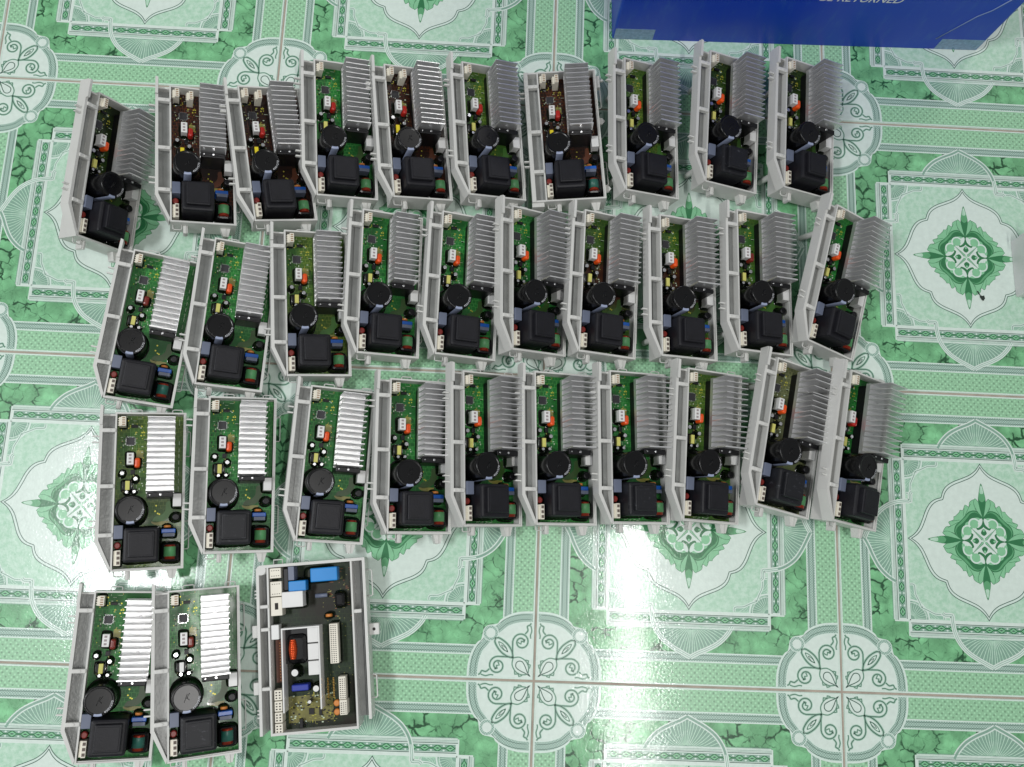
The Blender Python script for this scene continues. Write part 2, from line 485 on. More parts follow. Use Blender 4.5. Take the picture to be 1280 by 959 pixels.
    # central medallion
    q8 = [(0, 10.15), (0.55, 9.35), (1.4, 8.65), (2.6, 8.1), (3.8, 7.6), (4.7, 7.0), (5.2, 6.3), (5.45, 5.5)]
    q8 = smooth(q8, 3)
    quad = q8 + [(y, x) for x, y in reversed(q8)][1:]
    ring = []
    for R in (lambda p: p, lambda p: (p[1], -p[0]), lambda p: (-p[0], -p[1]), lambda p: (-p[1], p[0])):
        ring += [R(p) for p in quad][:-1]
    D.fill(ring, 'white', 6)
    D.stroke(ring, 0.36, 'line', 6.6, closed=True)
    D.stroke([(x * 1.022, y * 1.022) for x, y in ring], 0.10, 'dark', 7.0, closed=True)
    D.stroke([(x * 0.978, y * 0.978) for x, y in ring], 0.10, 'dark', 7.0, closed=True)
    # flower
    for R in rots:
        T = lambda pts: [R(p) for p in pts]
        # diagonal scalloped leaves (light), in the upper right quadrant
        sc_ = [(0.15, 3.0), (1.0, 4.3), (0.95, 5.5), (1.7, 5.15), (1.85, 4.5), (2.35, 4.75), (2.6, 4.2), (2.75, 4.0), (3.1, 4.0), (3.2, 3.75),
               (3.75, 3.2), (4.0, 3.1), (4.0, 2.75), (4.2, 2.6), (4.75, 2.35), (4.5, 1.85), (5.15, 1.7), (5.5, 0.95), (4.3, 1.0), (3.0, 0.15)]
        D.fill(T(smooth(sc_, 3)), 'light', 8)
        D.stroke(T(smooth(sc_, 3)), 0.05, 'deep', 8.4)
        for a, b_ in (((2.4, 3.4), (1.6, 4.9)), ((2.7, 3.2), (2.5, 4.3)), ((3.2, 2.7), (4.3, 2.5)), ((3.4, 2.4), (4.9, 1.6))):
            D.stroke(T([a, b_]), 0.05, 'deep', 8.4)
        # ring of the heart shape
        outer = [(0, 3.15), (0.45, 3.75), (1.1, 4.05), (1.9, 3.85), (2.45, 3.3), (2.75, 2.95), (2.95, 2.75), (3.3, 2.45), (3.85, 1.9), (4.05, 1.1), (3.75, 0.45), (3.15, 0)]
        inner = [(2.75, 0), (3.1, 0.6), (3.0, 1.35), (2.6, 1.9), (2.45, 2.25), (2.25, 2.45), (1.9, 2.6), (1.35, 3.0), (0.6, 3.1), (0, 2.75)]
        D.fill(T(smooth(outer, 3) + smooth(inner, 3)), 'deep', 9)
        o2 = smooth([(0.5, 3.62), (1.15, 3.85), (1.8, 3.62), (2.3, 3.05), (2.6, 2.75), (2.75, 2.6), (3.05, 2.3), (3.62, 1.8), (3.85, 1.15), (3.62, 0.5)], 3)
        D.stroke(T(o2), 0.32, 'mid', 9.4, taper=True)
        # comma scrolls
        for S in (lambda p: p, lambda p: (p[1], p[0])):
            TS = lambda pts: T([S(p) for p in pts])
            D.stroke(TS(arc(1.25, 2.2, 0.72, -0.6, 2.6, 12) + [(0.15, 2.95)]), 0.2, 'line', 9.7)
            D.fill(TS(arc(1.2, 2.15, 0.5, 0, 2 * PI, 16)[:-1]), 'light', 9.8)
            D.fill(TS(smooth([(0.3, 2.85), (1.0, 2.75), (1.6, 2.45), (1.65, 2.1), (1.2, 2.4)], 3)), 'light', 9.9)
        # club in the arm
        D.fill(T(smooth([(0, 2.9), (.22, 2.2), (.7, 1.75), (1.0, 1.75), (.85, 1.45), (.45, 1.55), (.12, 1.75), (0, 1.9), (-.12, 1.75), (-.45, 1.55), (-.85, 1.45), (-1.0, 1.75), (-.7, 1.75), (-.22, 2.2)], 3, True)), 'deep', 10.2)
        D.fill(T(smooth([(0, 1.65), (.34, 1.25), (.36, .95), (0, .7), (-.36, .95), (-.34, 1.25)], 3, True)), 'deep', 10.2)
        D.fill(T(smooth([(0, 1.62), (.16, 1.4), (0, 1.2), (-.16, 1.4)], 2, True)), 'light', 10.6)
        # side petals and spike
        for sx in (1, -1):
            D.fill(T(smooth([(0, 3.1), (sx * .7, 3.9), (sx * 1.15, 4.9), (sx * .95, 5.65), (sx * .5, 5.2), (sx * .25, 4.2)], 3, True)), 'light', 9.5)
            D.stroke(T(smooth([(0, 3.1), (sx * .7, 3.9), (sx * 1.15, 4.9), (sx * .95, 5.65), (sx * .5, 5.2)], 3)), 0.05, 'deep', 9.9)
        D.fill(T(smooth([(0, 3.1), (.34, 4.2), (.52, 5.4), (.36, 6.5), (0, 7.75), (-.36, 6.5), (-.52, 5.4), (-.34, 4.2)], 3, True)), 'deep', 10.2)
        D.fill(T(smooth([(0, 5.2), (.44, 5.6), (.36, 6.4), (0, 7.6), (-.36, 6.4), (-.44, 5.6)], 3, True)), 'mid', 10.6)
        D.fill(T(smooth([(0, 6.3), (.26, 6.5), (0, 7.5), (-.26, 6.5)], 3, True)), 'pale', 11.2)
        D.fill(T([(0, 0), (0.16, 0.3), (1.75, 1.75), (0.3, 0.16)]), 'light', 10.2)
        D.stroke(T([(0.1, 0.3), (1.8, 1.8), (0.3, 0.1)]), 0.06, 'dark', 10.6)
    # corner roundels (quarter of the round ornament at each tile corner)
    CF = [lambda p: (19.97 - p[0], 19.97 - p[1]), lambda p: (-19.97 + p[0], 19.97 - p[1]), lambda p: (-19.97 + p[0], -19.97 + p[1]), lambda p: (19.97 - p[0], -19.97 + p[1])]
    for F in CF:
        T = lambda pts: [F(p) for p in pts]
        s0 = 0.22
        prof = [(8.5, s0), (8.45, 1.6), (8.25, 2.7), (7.85, 3.7), (7.3, 4.5), (6.9, 4.75), (6.75, 5.2), (6.55, 5.95), (6.0, 6.5)]
        prof = smooth(prof, 3)
        outl = prof + [(y, x) for x, y in reversed(prof)]
        D.fill(T(outl + [(s0, s0)]), 'braid', 4)
        D.stroke(T(outl), 0.26, 'line', 4.6)
        pin = smooth([(7.25, s0), (7.2, 1.6), (7.0, 2.6), (6.65, 3.5), (6.1, 4.2), (5.5, 4.9)], 3)
        inn_ = pin + [(y, x) for x, y in reversed(pin)]
        D.fill(T(inn_ + [(s0, s0)]), 'white', 5)
        D.stroke(T(inn_), 0.14, 'line', 5.4)
        D.stroke(T([(x * 1.05, y * 1.05) for x, y in inn_ if x > .4 and y > .4]), 0.06, 'dark', 5.2)
        D.stroke(T([(x * 1.13, y * 1.13) for x, y in inn_ if x > .4 and y > .4]), 0.06, 'dark', 5.2)
        for cx_, cy_ in ((5.75, 5.75),):
            D.fill(T(arc(cx_, cy_, 0.62, 0, 2 * PI, 16)[:-1]), 'white', 5.6)
            D.stroke(T(arc(cx_, cy_, 0.78, 0, 2 * PI, 18)[:-1]), 0.34, 'braid', 5.8, True)
            D.stroke(T(arc(cx_, cy_, 0.98, 0, 2 * PI, 18)[:-1]), 0.10, 'line', 6.0, True)
        W = 0.15
        dr = lambda pts, w_=W, tp=False: (D.stroke(T(pts), w_ * 2.2, 'fan', 5.8, False, tp), D.stroke(T(pts), w_ * .78, 'dark', 6.4, False, tp))
        # tear drop pointing at the corner
        td = [(0.5, 0.55), (1.0, 0.85), (1.7, 1.15), (2.3, 1.55), (2.35, 2.05), (2.05, 2.35), (1.55, 2.3), (1.15, 1.7), (0.85, 1.0)]
        D.stroke(T(smooth(td, 3, True)), 0.12, 'dark', 6.4, True)
        for S in (lambda p: p, lambda p: (p[1], p[0])):
            U = lambda pts: [S(p) for p in pts]
            dr(U(smooth([(0.75, 0.95), (0.72, 1.7), (1.1, 2.4), (1.9, 2.85), (2.7, 2.75)], 4)), 0.09)
            dr(U(smooth([(0.62, 1.5), (0.5, 1.95), (0.82, 2.0), (0.75, 2.45), (1.2, 2.5)], 2)), 0.09)
            # scroll: crossing at (2.8,2.8), round the spiral
            c_ = (1.75, 4.75)
            sp = spiral(c_[0], c_[1], 0.35, 1.12, 2.9 * PI, 0.0, 28)
            dr(U(sp + smooth([sp[-1], (2.86, 4.1), (2.84, 3.4), (2.75, 2.7)], 3)[1:]), 0.13)
            dr(U(smooth([(2.75, 2.7), (2.95, 3.6), (3.6, 4.5), (4.6, 5.15), (5.2, 5.1)], 4)), 0.15)
            dr(U(smooth([(3.5, 3.5), (3.7, 4.0), (4.2, 4.5), (4.7, 4.7)], 3)), 0.07)
            dr(U(smooth([(1.3, 5.75), (0.95, 6.2), (1.05, 6.7), (0.7, 6.9), (0.55, 7.15)], 3)), 0.12)
            dr(U(smooth([(2.2, 4.7), (1.8, 4.5), (1.75, 4.85), (1.4, 4.75), (1.3, 5.1)], 2)), 0.09)
            dr(U(smooth([(0.6, 6.8), (0.45, 6.2), (0.6, 5.6), (0.55, 5.2)], 3)), 0.10)
        D.stroke(T(smooth([(3.45, 3.45), (3.75, 3.95), (4.3, 4.3), (3.95, 3.75)], 3, True)), 0.08, 'dark', 6.4, True)
    return D.mb.build('floor_tile', [G[k] for k in GK])

tile0 = make_tile()
tag(tile0, kind='structure')
first = True
for i in range(-3, 4):
    for j in range(-3, 4):
        c = (0.2 + 0.4 * i, 0.2 + 0.4 * j, 0)
        if first:
            o = tile0; first = False
        else:
            o = tile0.copy(); COL.objects.link(o)
        o.location = c
g = MB(); g.add([(-160, -160, -.12), (160, -160, -.12), (160, 160, -.12), (-160, 160, -.12)], [(0, 1, 2, 3)])
grout = g.build('grout_floor', mat('grout', srgb(172, 160, 147), 0.8, var=0.22, scale=45, bump=.4, bscale=600))
tag(grout, kind='structure')
g = MB(); g.add([(-600, -600, -.7), (600, -600, -.7), (600, 600, -.7), (-600, 600, -.7)], [(0, 1, 2, 3)])
tag(g.build('ground', mat('ground_far', srgb(165, 200, 180), 0.3)), kind='structure')

# ------------------------------------------------------------------ materials of the modules
M_case = mat('case_plastic', srgb(207, 207, 203), 0.42, var=0.05, scale=25, bump=0.25, bscale=900)
M_cream = mat('cream_plastic', srgb(226, 221, 206), 0.4, var=0.06)
M_white = mat('white_plastic', srgb(222, 222, 220), 0.35, var=0.04)
M_black = mat('black_plastic', srgb(16, 16, 19), 0.4, var=0.25, scale=90, spec=.35)
M_blacks = mat('black_sleeve', srgb(8, 8, 10), 0.26, var=0.2, scale=90, spec=.35)
M_trf = mat('transformer_black', srgb(21, 21, 27), 0.5, var=0.3, spec=.35, scale=70, bump=.2, bscale=500)
M_hole = mat('dark_hole', srgb(30, 26, 22), 0.7)
M_alu = mat('aluminium', (0.84, 0.84, 0.85, 1), 0.34, metal=0.8, var=0.1, scale=30, bump=.1, bscale=1200)
M_tin = mat('screw_steel', (0.75, 0.75, 0.76, 1), 0.25, metal=1.0)
M_stripe = mat('stripe_lavender', srgb(150, 160, 186), 0.35)
M_grey = mat('grey_film_box', srgb(104, 112, 132), 0.45, var=.08)
M_red = mat('red_brown_disc', srgb(128, 44, 38), 0.4)
M_orange = mat('orange_capacitor', srgb(232, 84, 22), 0.35)
M_redcap = mat('red_capacitor', srgb(176, 34, 26), 0.35)
M_maroon = mat('maroon_capacitor', srgb(120, 38, 28), 0.3)
M_yellow = mat('yellow_label', srgb(206, 202, 110), 0.5, var=.06)
M_yellow2 = mat('bright_yellow_label', srgb(226, 206, 30), 0.5, var=.06)
M_blue = mat('blue_capacitor', srgb(30, 96, 190), 0.3)
M_blue2 = mat('bright_blue_film', srgb(28, 132, 205), 0.35)
M_dblue = mat('dark_blue_film', srgb(34, 52, 150), 0.35)
M_tan = mat('orange_varistor', srgb(206, 130, 60), 0.4)
M_copper = mat('copper_winding', srgb(150, 48, 26), 0.28, metal=.5, var=.3, scale=300)
M_green = mat('green_winding_tape', srgb(86, 150, 96), 0.45)
M_teal = mat('teal_winding_tape', srgb(38, 96, 84), 0.4)
M_gold = mat('gold_pad', srgb(196, 190, 70), 0.35, metal=.4)
M_padtan = mat('tan_pad', srgb(140, 136, 62), 0.4, coat=.6)
M_silk = mat('silk_white', srgb(190, 205, 180), 0.5)
M_print = mat('white_print', srgb(206, 208, 212), 0.5)

def pcb_mat(name, base, light, rough=.4, blotch=None, split=False, coat=.22):
    m = bpy.data.materials.new(name); m.use_nodes = True
    nt = m.node_tree; N = nt.nodes; L = nt.links; b = N['Principled BSDF']
    tc = N.new('ShaderNodeTexCoord')
    b.inputs['Roughness'].default_value = rough
    b.inputs['Specular IOR Level'].default_value = .25
    b.inputs['Coat Weight'].default_value = coat; b.inputs['Coat Roughness'].default_value = 0.13
    br = N.new('ShaderNodeTexBrick'); br.inputs['Scale'].default_value = 95; br.inputs['Mortar Size'].default_value = 0.035
    br.inputs['Color1'].default_value = base; br.inputs['Color2'].default_value = tuple(c * .8 for c in base[:3]) + (1,)
    br.inputs['Mortar'].default_value = light
    br.inputs['Row Height'].default_value = .5
    nd = N.new('ShaderNodeTexNoise'); nd.inputs['Scale'].default_value = 60; L.new(tc.outputs['Object'], nd.inputs['Vector'])
    sc = N.new('ShaderNodeVectorMath'); sc.operation = 'SCALE'; sc.inputs['Scale'].default_value = 0.006; L.new(nd.outputs['Color'], sc.inputs[0])
    av = N.new('ShaderNodeVectorMath'); av.operation = 'ADD'; L.new(tc.outputs['Object'], av.inputs[0]); L.new(sc.outputs[0], av.inputs[1])
    L.new(av.outputs[0], br.inputs['Vector'])
    nz = N.new('ShaderNodeTexNoise'); nz.inputs['Scale'].default_value = 22; nz.inputs['Detail'].default_value = 3
    oi = N.new('ShaderNodeObjectInfo')
    aw = N.new('ShaderNodeVectorMath'); aw.operation = 'ADD'
    L.new(tc.outputs['Object'], aw.inputs[0]); L.new(oi.outputs['Location'], aw.inputs[1]); L.new(aw.outputs[0], nz.inputs['Vector'])
    r = N.new('ShaderNodeMapRange'); r.inputs['From Min'].default_value = .42; r.inputs['From Max'].default_value = .62; L.new(nz.outputs['Fac'], r.inputs['Value'])
    mx = N.new('ShaderNodeMix'); mx.data_type = 'RGBA'; L.new(r.outputs['Result'], mx.inputs['Factor'])
    L.new(br.outputs['Color'], mx.inputs['A'])
    mx.inputs['B'].default_value = blotch or tuple(c * .55 for c in base[:3]) + (1,)
    out = mx.outputs['Result']
    if split:   # burnt brown band in the middle of the board
        sx = N.new('ShaderNodeSeparateXYZ'); L.new(tc.outputs['Object'], sx.inputs[0])
        r2 = N.new('ShaderNodeMapRange'); r2.inputs['From Min'].default_value = .048; r2.inputs['From Max'].default_value = .028; L.new(sx.outputs['Y'], r2.inputs['Value'])
        r3 = N.new('ShaderNodeMapRange'); r3.inputs['From Min'].default_value = -.035; r3.inputs['From Max'].default_value = -.015; L.new(sx.outputs['Y'], r3.inputs['Value'])
        mm = N.new('ShaderNodeMath'); mm.operation = 'MULTIPLY'; L.new(r2.outputs[0], mm.inputs[0]); L.new(r3.outputs[0], mm.inputs[1])
        m2 = N.new('ShaderNodeMix'); m2.data_type = 'RGBA'; L.new(mm.outputs[0], m2.inputs['Factor']); L.new(out, m2.inputs['A']); m2.inputs['B'].default_value = srgb(62, 34, 20)
        out = m2.outputs['Result']
    L.new(out, b.inputs['Base Color'])
    bn = N.new('ShaderNodeTexNoise'); bn.inputs['Scale'].default_value = 38; bn.inputs['Detail'].default_value = 1; L.new(tc.outputs['Object'], bn.inputs['Vector'])
    bp = N.new('ShaderNodeBump'); bp.inputs['Strength'].default_value = .35; bp.inputs['Distance'].default_value = 0.002
    L.new(bn.outputs['Fac'], bp.inputs['Height']); L.new(bp.outputs['Normal'], b.inputs['Coat Normal'])
    return m

PCB = dict(
    green=pcb_mat('board_green', srgb(38, 122, 52), srgb(76, 154, 76)),
    olive=pcb_mat('board_olive', srgb(74, 104, 36), srgb(110, 130, 56), blotch=srgb(48, 92, 34)),
    dark=pcb_mat('board_dark_green', srgb(36, 60, 20), srgb(62, 84, 30), blotch=srgb(20, 30, 10)),
    brown=pcb_mat('board_brown', srgb(46, 22, 10), srgb(98, 48, 20), blotch=srgb(26, 12, 7)),
    burnt=pcb_mat('board_green_burnt', srgb(54, 92, 30), srgb(88, 116, 44), split=True),
    dusty=pcb_mat('board_dusty', srgb(96, 104, 66), srgb(128, 130, 92), rough=.8, blotch=srgb(78, 82, 56), coat=.1),
    big=pcb_mat('board_big_green', srgb(20, 40, 18), srgb(36, 54, 24), blotch=srgb(26, 22, 10), coat=.15),
)

M_channel = mat('case_channel', srgb(146, 148, 146), 0.3, var=.16, scale=60, bump=.3, bscale=300)
M_shade_resin = mat('shade_dark_resin', srgb(14, 22, 12), 0.09, var=.3, scale=80, spec=.6, bump=.12, bscale=260)  # clear resin coloured near-black, standing in for shade and reflections round the components
# ------------------------------------------------------------------ the control module
OFF = (4.6, 9.9, -3.6)
W_, L_ = 8.35, 19.75
def mb(): return MB(OFF)

def case_shell(square=False):
    b = mb(); t = 0.2; zb = -3.6
    yb = 0.0
    # tray walls and floor
    b.box(0, 0, zb, t, L_, 0); b.box(W_ - t, 0, zb, W_, L_, -.003)
    b.box(t, 0, zb + .003, W_ - t, t, -.004); b.box(t, L_ - t, zb + .003, W_ - t, L_, -.004)
    b.box(t, t, zb + .005, W_ - t, L_ - t, zb + .3)
    # rim lips
    b.box(t, 0.003, -.30, W_ - t, t + .12, -.22); b.box(W_ - t - .12, t + .12, -.30, W_ - t, L_ - t, -.22)
    # left channel floor, inner step and broad outer wall
    y1 = 0.2 if square else 3.7
    if square:
        b.box(-1.3, 0, -1.45, 0, L_, -1.25, 1)
        b.box(-1.85, 0, -1.55, -1.3, L_ + .003, .05)
        b.box(-1.3, -0.0, -2.4, 0, .25, -.05)
        b.box(-1.3, L_ - .25, -2.4, 0, L_, -.05)
    else:
        b.prism([(-1.42, y1 - .6), (0, .5), (0, L_ - .4), (-1.42, L_ - .4)], -1.45, -1.25, 1)
        b.prism([(-1.85, y1), (-1.42, y1 + .15), (-1.4, L_ + .1), (-1.36, 20.6), (-1.75, 20.75)], -1.55, .05)
        b.prism([(-1.85, y1 - .002), (-.12, -.06), (.003, .5), (-1.42, y1 + .148)], -1.55, .047)
        b.prism([(-.75, y1 - 1.4), (-.72, y1 - 1.4), (-.72, L_ - .5), (-.75, L_ - .5)], -1.25, -.85, 1)
        b.box(-1.42, L_ - .4, -1.5, 0, L_ - .18, -.45)
        # raised end of the outer wall
        b.prism([(-1.78, L_ - 1.6), (-1.42, L_ - 1.6), (-1.38, 20.55), (-1.72, 20.65)], .05, .45)
    # ribs outside the right wall
    for y in (3, 8, 13, 17):
        b.box(W_, y, zb + .3, W_ + .07, y + .15, -.4)
    o = b.build('casing', [M_case, M_channel])
    return o

def module():
    root = bpy.data.objects.new('inverter_module', None); COL.objects.link(root)
    P = []
    def part(name, b, m, parent=root):
        o = b.build(name, m); o.parent = parent; P.append(o); return o
    case = case_shell(); case.parent = root
    # sub-parts of the casing
    for y in (17.2, 10.2, 4.2):
        b = mb(); b.box(-1.42, y, -.5, .12, y + .5, .16, bev=.08); b.cyl(-.62, y + .25, .10, .24, .17, 10); part('retaining_clip', b, M_case, case)
    for y in (15.9, 5.4):
        b = mb()
        for yy in (y, y + .75): b.prism([(-1.84, yy), (-2.55, yy + .02), (-2.62, yy + .12), (-2.5, yy + .2), (-1.84, yy + .17)], -.75, -.35)
        part('side_prong', b, M_case, case)
    for y0, y1 in ((14.2, 17.4), (2.4, 5.9)):
        b = mb(); x = W_; z = -1.1
        b.tube([(x - .02, y0, z), (x + .45, y0, z), (x + .58, y0 + .12, z), (x + .58, y1 - .12, z), (x + .45, y1, z), (x - .02, y1, z)], .07)
        part('side_loop', b, M_case, case)
    for x0, x1 in ((1.75, 3.05), (6.7, 7.9)):
        b = mb(); z = -1.0; y = L_
        b.tube([(x0, y - .02, z), (x0, y + .4, z), (x0 + .12, y + .5, z), (x1 - .12, y + .5, z), (x1, y + .4, z), (x1, y - .02, z)], .07)
        part('end_loop', b, M_case, case)
    b = mb(); b.tube([(.35, .02, -1.2), (.35, -.5, -1.2), (.47, -.6, -1.2), (1.3, -.6, -1.2), (1.42, -.5, -1.2), (1.42, .02, -1.2)], .07); part('end_loop', b, M_case, case)
    b = mb(); b.box(1.62, -1.05, -2.3, 2.2, .002, -1.2, bev=.06); b.box(1.85, -1.1, -2.4, 1.97, .001, -1.1); part('mounting_peg', b, M_case, case)
    b = mb(); b.prism([(6.35, .003), (7.65, .003), (7.35, -1.15), (6.68, -1.15)], -2.4, -1.3); b.box(6.95, -1.2, -2.5, 7.05, .001, -1.2); part('mounting_peg', b, M_case, case)
    feet = []
    for x, y in ((.55, 3.2), (.55, 16.5)):
        b = MB(); b.cyl(0, 0, -1.0, 0, .38, 10, r2=.45); o = b.build('support_post', M_case); o.parent = case
        o.location = ((x - OFF[0]) / 100, (y - OFF[1]) / 100, 0.0002); feet.append(o)
    # board
    b = mb(); z = -1.8
    b.box(.2, .2, -2.0, W_ - .2, L_ - .2, z, 0)
    def flat(poly, m, dz=.012): b.prism(poly, z, z + dz, m)
    # lighter copper pour beside the capacitor
    flat(smooth([(4.6, 6.0), (5.3, 5.9), (6.3, 6.3), (6.9, 7.2), (6.9, 8.4), (6.2, 8.4), (6.1, 7.4), (5.6, 6.8), (4.9, 6.6)], 3, True), 1)
    flat(arc(5.5, 6.0, 1.05, PI, 2 * PI, 12, .5), 2)
    flat([(2.5, 14.1), (3.3, 14.1), (3.3, 15.1), (2.5, 15.1)], 2)
    rnd = random.Random(5)
    for k in range(26):
        x, y = rnd.uniform(.6, 3.5), rnd.uniform(12.3, 19.2)
        s = rnd.choice((.05, .07, .1)); flat(arc(x, y, s, 0, 2 * PI, 8)[:-1], 3, .02)
    for x, y in ((3.05, 18.2), (3.1, 17.4), (3.0, 17.0), (4.9, 7.3), (5.2, 7.0), (5.0, 8.0), (5.4, 6.9)):
        flat(arc(x, y, .1, 0, 2 * PI, 8)[:-1], 3, .02)
    for k in range(34):
        x, y = rnd.uniform(.5, 3.4), rnd.uniform(9.5, 19.3); l = rnd.uniform(.15, .5)
        if rnd.random() < .5: flat([(x, y), (x + l, y), (x + l, y + .04), (x, y + .04)], 4, .01)
        else: flat([(x, y), (x + .04, y), (x + .04, y + l), (x, y + l)], 4, .01)
    for k in range(20):
        x, y = rnd.uniform(.5, 7.7), rnd.uniform(.3, .9); l = rnd.uniform(.1, .4)
        flat([(x, y), (x + l, y), (x + l, y + .04), (x, y + .04)], 4, .01)
    for k in range(12):
        y = rnd.uniform(9.5, 19); flat([(7.55, y), (7.6, y), (7.6, y + .5), (7.55, y + .5)], 4, .01)
    # long traces
    for k in range(12):
        x = .45 + k * .25; y0 = rnd.uniform(9.4, 13); y1 = y0 + rnd.uniform(2, 6)
        flat([(x, y0), (x + .05, y0), (x + .05, min(19.4, y1)), (x, min(19.4, y1))], 1, .006)
    pcb = part('circuit_board', b, [PCB['green'], MATS.get('tr') or mat('trace_light_green', srgb(70, 150, 66), .4, coat=1), M_padtan, M_gold, M_silk])
    b = mb(); b.box(1.3, 15.8, z, 2.25, 16.75, z + .18, bev=.03)
    for k in range(11):
        for q in (0, 1):
            b.box(1.33 + k * .082, (15.68, 16.75)[q], z + .01, 1.36 + k * .082, (15.8, 16.87)[q], z + .06, 1)
            b.box((1.18, 2.25)[q], 15.83 + k * .082, z + .01, (1.3, 2.37)[q], 15.86 + k * .082, z + .06, 1)
    part('processor_chip', b, [mat('chip_black', srgb(44, 44, 48), .5), M_tin], pcb)
    b = mb(); b.box(1.85, 18.0, z, 2.6, 18.35, z + .3, bev=.03); part('chip', b, M_black, pcb)
    b = mb(); b.box(1.9, 12.0, z, 2.4, 12.6, z + .5, bev=.05); part('chip', b, M_black, pcb)
    b = mb()   # small surface parts
    for k in range(48):
        x, y = rnd.uniform(.45, 3.4), rnd.uniform(9.4, 19.3)
        if rnd.random() < .5: b.box(x, y, z, x + .2, y + .1, z + .1, rnd.choice((0, 0, 1, 2)))
        else: b.box(x, y, z, x + .1, y + .2, z + .1, rnd.choice((0, 1, 2)))
    part('surface_mounted_parts', b, [M_black, M_padtan, M_silk], pcb)
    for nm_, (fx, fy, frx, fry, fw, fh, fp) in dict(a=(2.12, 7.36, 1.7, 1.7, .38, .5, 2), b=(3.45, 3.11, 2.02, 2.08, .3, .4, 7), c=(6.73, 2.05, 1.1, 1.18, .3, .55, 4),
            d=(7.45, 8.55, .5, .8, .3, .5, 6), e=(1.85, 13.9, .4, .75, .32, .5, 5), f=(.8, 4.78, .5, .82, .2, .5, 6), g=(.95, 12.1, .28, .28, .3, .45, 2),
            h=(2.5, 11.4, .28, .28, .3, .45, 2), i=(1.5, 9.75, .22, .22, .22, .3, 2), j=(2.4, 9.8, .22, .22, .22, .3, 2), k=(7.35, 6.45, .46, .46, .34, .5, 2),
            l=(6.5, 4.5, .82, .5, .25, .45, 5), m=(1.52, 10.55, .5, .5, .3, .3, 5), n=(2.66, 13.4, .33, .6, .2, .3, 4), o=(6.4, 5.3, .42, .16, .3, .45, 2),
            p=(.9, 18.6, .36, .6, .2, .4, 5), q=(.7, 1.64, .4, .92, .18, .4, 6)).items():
        b = mb(); fillet(b, fx, fy, frx, fry, fw, fh, z, fp); part('shaded_resin_collar', b, M_shade_resin, pcb)
    # heat sink: base plate with 14 thin fins
    b = mb(); x0, x1 = 3.78, 7.02
    b.box(x0, 9.45, -.5, x1, 18.85, .1)
    rn = random.Random(3)
    ys = [9.55 + i * 0.702 for i in range(14)]
    for i, y in enumerate(ys):
        th = .2 if i == 0 else .12
        o1, o2 = rn.uniform(-.03, .03), rn.uniform(-.03, .03)
        zt = 3.25
        vs = [(x0, y, .1), (x1, y, .1), (x1, y + th, .1), (x0, y + th, .1), (x0, y + o1, zt), (x1, y + o2, zt), (x1, y + th * .8 + o2, zt), (x0, y + th * .8 + o1, zt)]
        b.add(vs, [(0, 3, 2, 1), (4, 5, 6, 7), (0, 1, 5, 4), (2, 3, 7, 6), (0, 4, 7, 3), (1, 2, 6, 5)])
    hs = part('heat_sink', b, M_alu)
    b = mb(); b.box(x0 + .1, 8.8, z, x1 - .05, 9.44, 1.75, bev=.1); b.box(x0 + .1, 9.5, z, x1 - .1, 18.6, -.51); part('power_block', b, M_black, hs)
    for x, y in ((5.45, 9.15), (4.25, 9.15)):
        b = mb(); b.cyl(x, y, 1.75, 1.9, .16 if x > 5 else .1, 10, bev=.04); part('screw', b, M_tin, hs)
    for x, y in ((5.6, 12.4), (5.5, 16.6)):
        b = mb(); b.cyl(x, y + .1, .1, .3, .2, 12, bev=.04); part('screw', b, M_tin, hs)
    # main capacitor
    cx, cy = 2.12, 7.36
    b = mb(); b.cyl(cx, cy, z, 2.65, 1.72, 40, bev=.14, dish=.12); mc = part('main_capacitor', b, M_blacks)
    b = mb()   # stripe on the side and over the rim
    n = 8; vs = []
    for i in range(n + 1):
        a = math.radians(-105 + 32 * i / n)
        for r, zz in ((1.725, z), (1.725, 2.52), (1.70, 2.62), (1.60, 2.665), (1.42, 2.668)):
            vs.append((cx + (r + .008) * math.cos(a), cy + (r + .008) * math.sin(a), zz))
    b.add(vs, [(i * 5 + k, (i + 1) * 5 + k, (i + 1) * 5 + k + 1, i * 5 + k + 1) for i in range(n) for k in range(4)], 0)
    part('polarity_stripe', b, M_stripe, mc)
    b = mb()   # rating print round the rim
    vs, fs = text_mesh('450V270', .42)
    nv = []
    for x, y, _ in vs:
        a = math.radians(-62) + x / 1.35
        r = 1.50 - y * .62
        rr = 1.66 - (1.50 - r) * 0 if False else None
        R_ = 1.28 + (.31 - y) * .8 + .02
        nv.append((cx + R_ * math.cos(a), cy + R_ * math.sin(a), 2.668 if R_ < 1.575 else 2.668 - (R_ - 1.575) * .5))
    b.add(nv, [tuple(f) for f in fs]); part('rating_print', b, M_print, mc)
    b = mb()   # vent groove
    for s in ((-.25, -.5, .1, .45), (.05, 0, .35, .5), (.0, .0, .35, -.25)):
        b.tube([(cx + s[0], cy + s[1], 2.60), (cx + s[2], cy + s[3], 2.60)], .035, 5)
    part('vent_mark', b, M_black, mc)
    # transformer
    b = mb(); b.box(1.42, 1.02, z, 5.48, 5.2, 1.95, bev=.3); tr = part('transformer', b, M_trf)
    b = mb(); b.box(1.98, 1.6, 1.93, 4.95, 4.72, 2.6, bev=.12); cp = part('core_plate', b, M_trf, tr)
    b = mb(); b.box(2.25, 1.85, 2.6, 4.7, 4.45, 2.66, bev=.03); npl = part('name_plate', b, M_trf, tr)
    # choke coil: black rounded housing, copper winding and green tape
    b = mb()
    b.box(5.62, .85, z, 7.85, 3.25, .0, bev=.5)
    ck = part('choke_coil', b, M_blacks)
    b = mb()
    b.cyl(6.72, -.25, 1.2, 3.0, .66, 20, axis='y', bev=.12); part('winding', b, M_copper, ck)
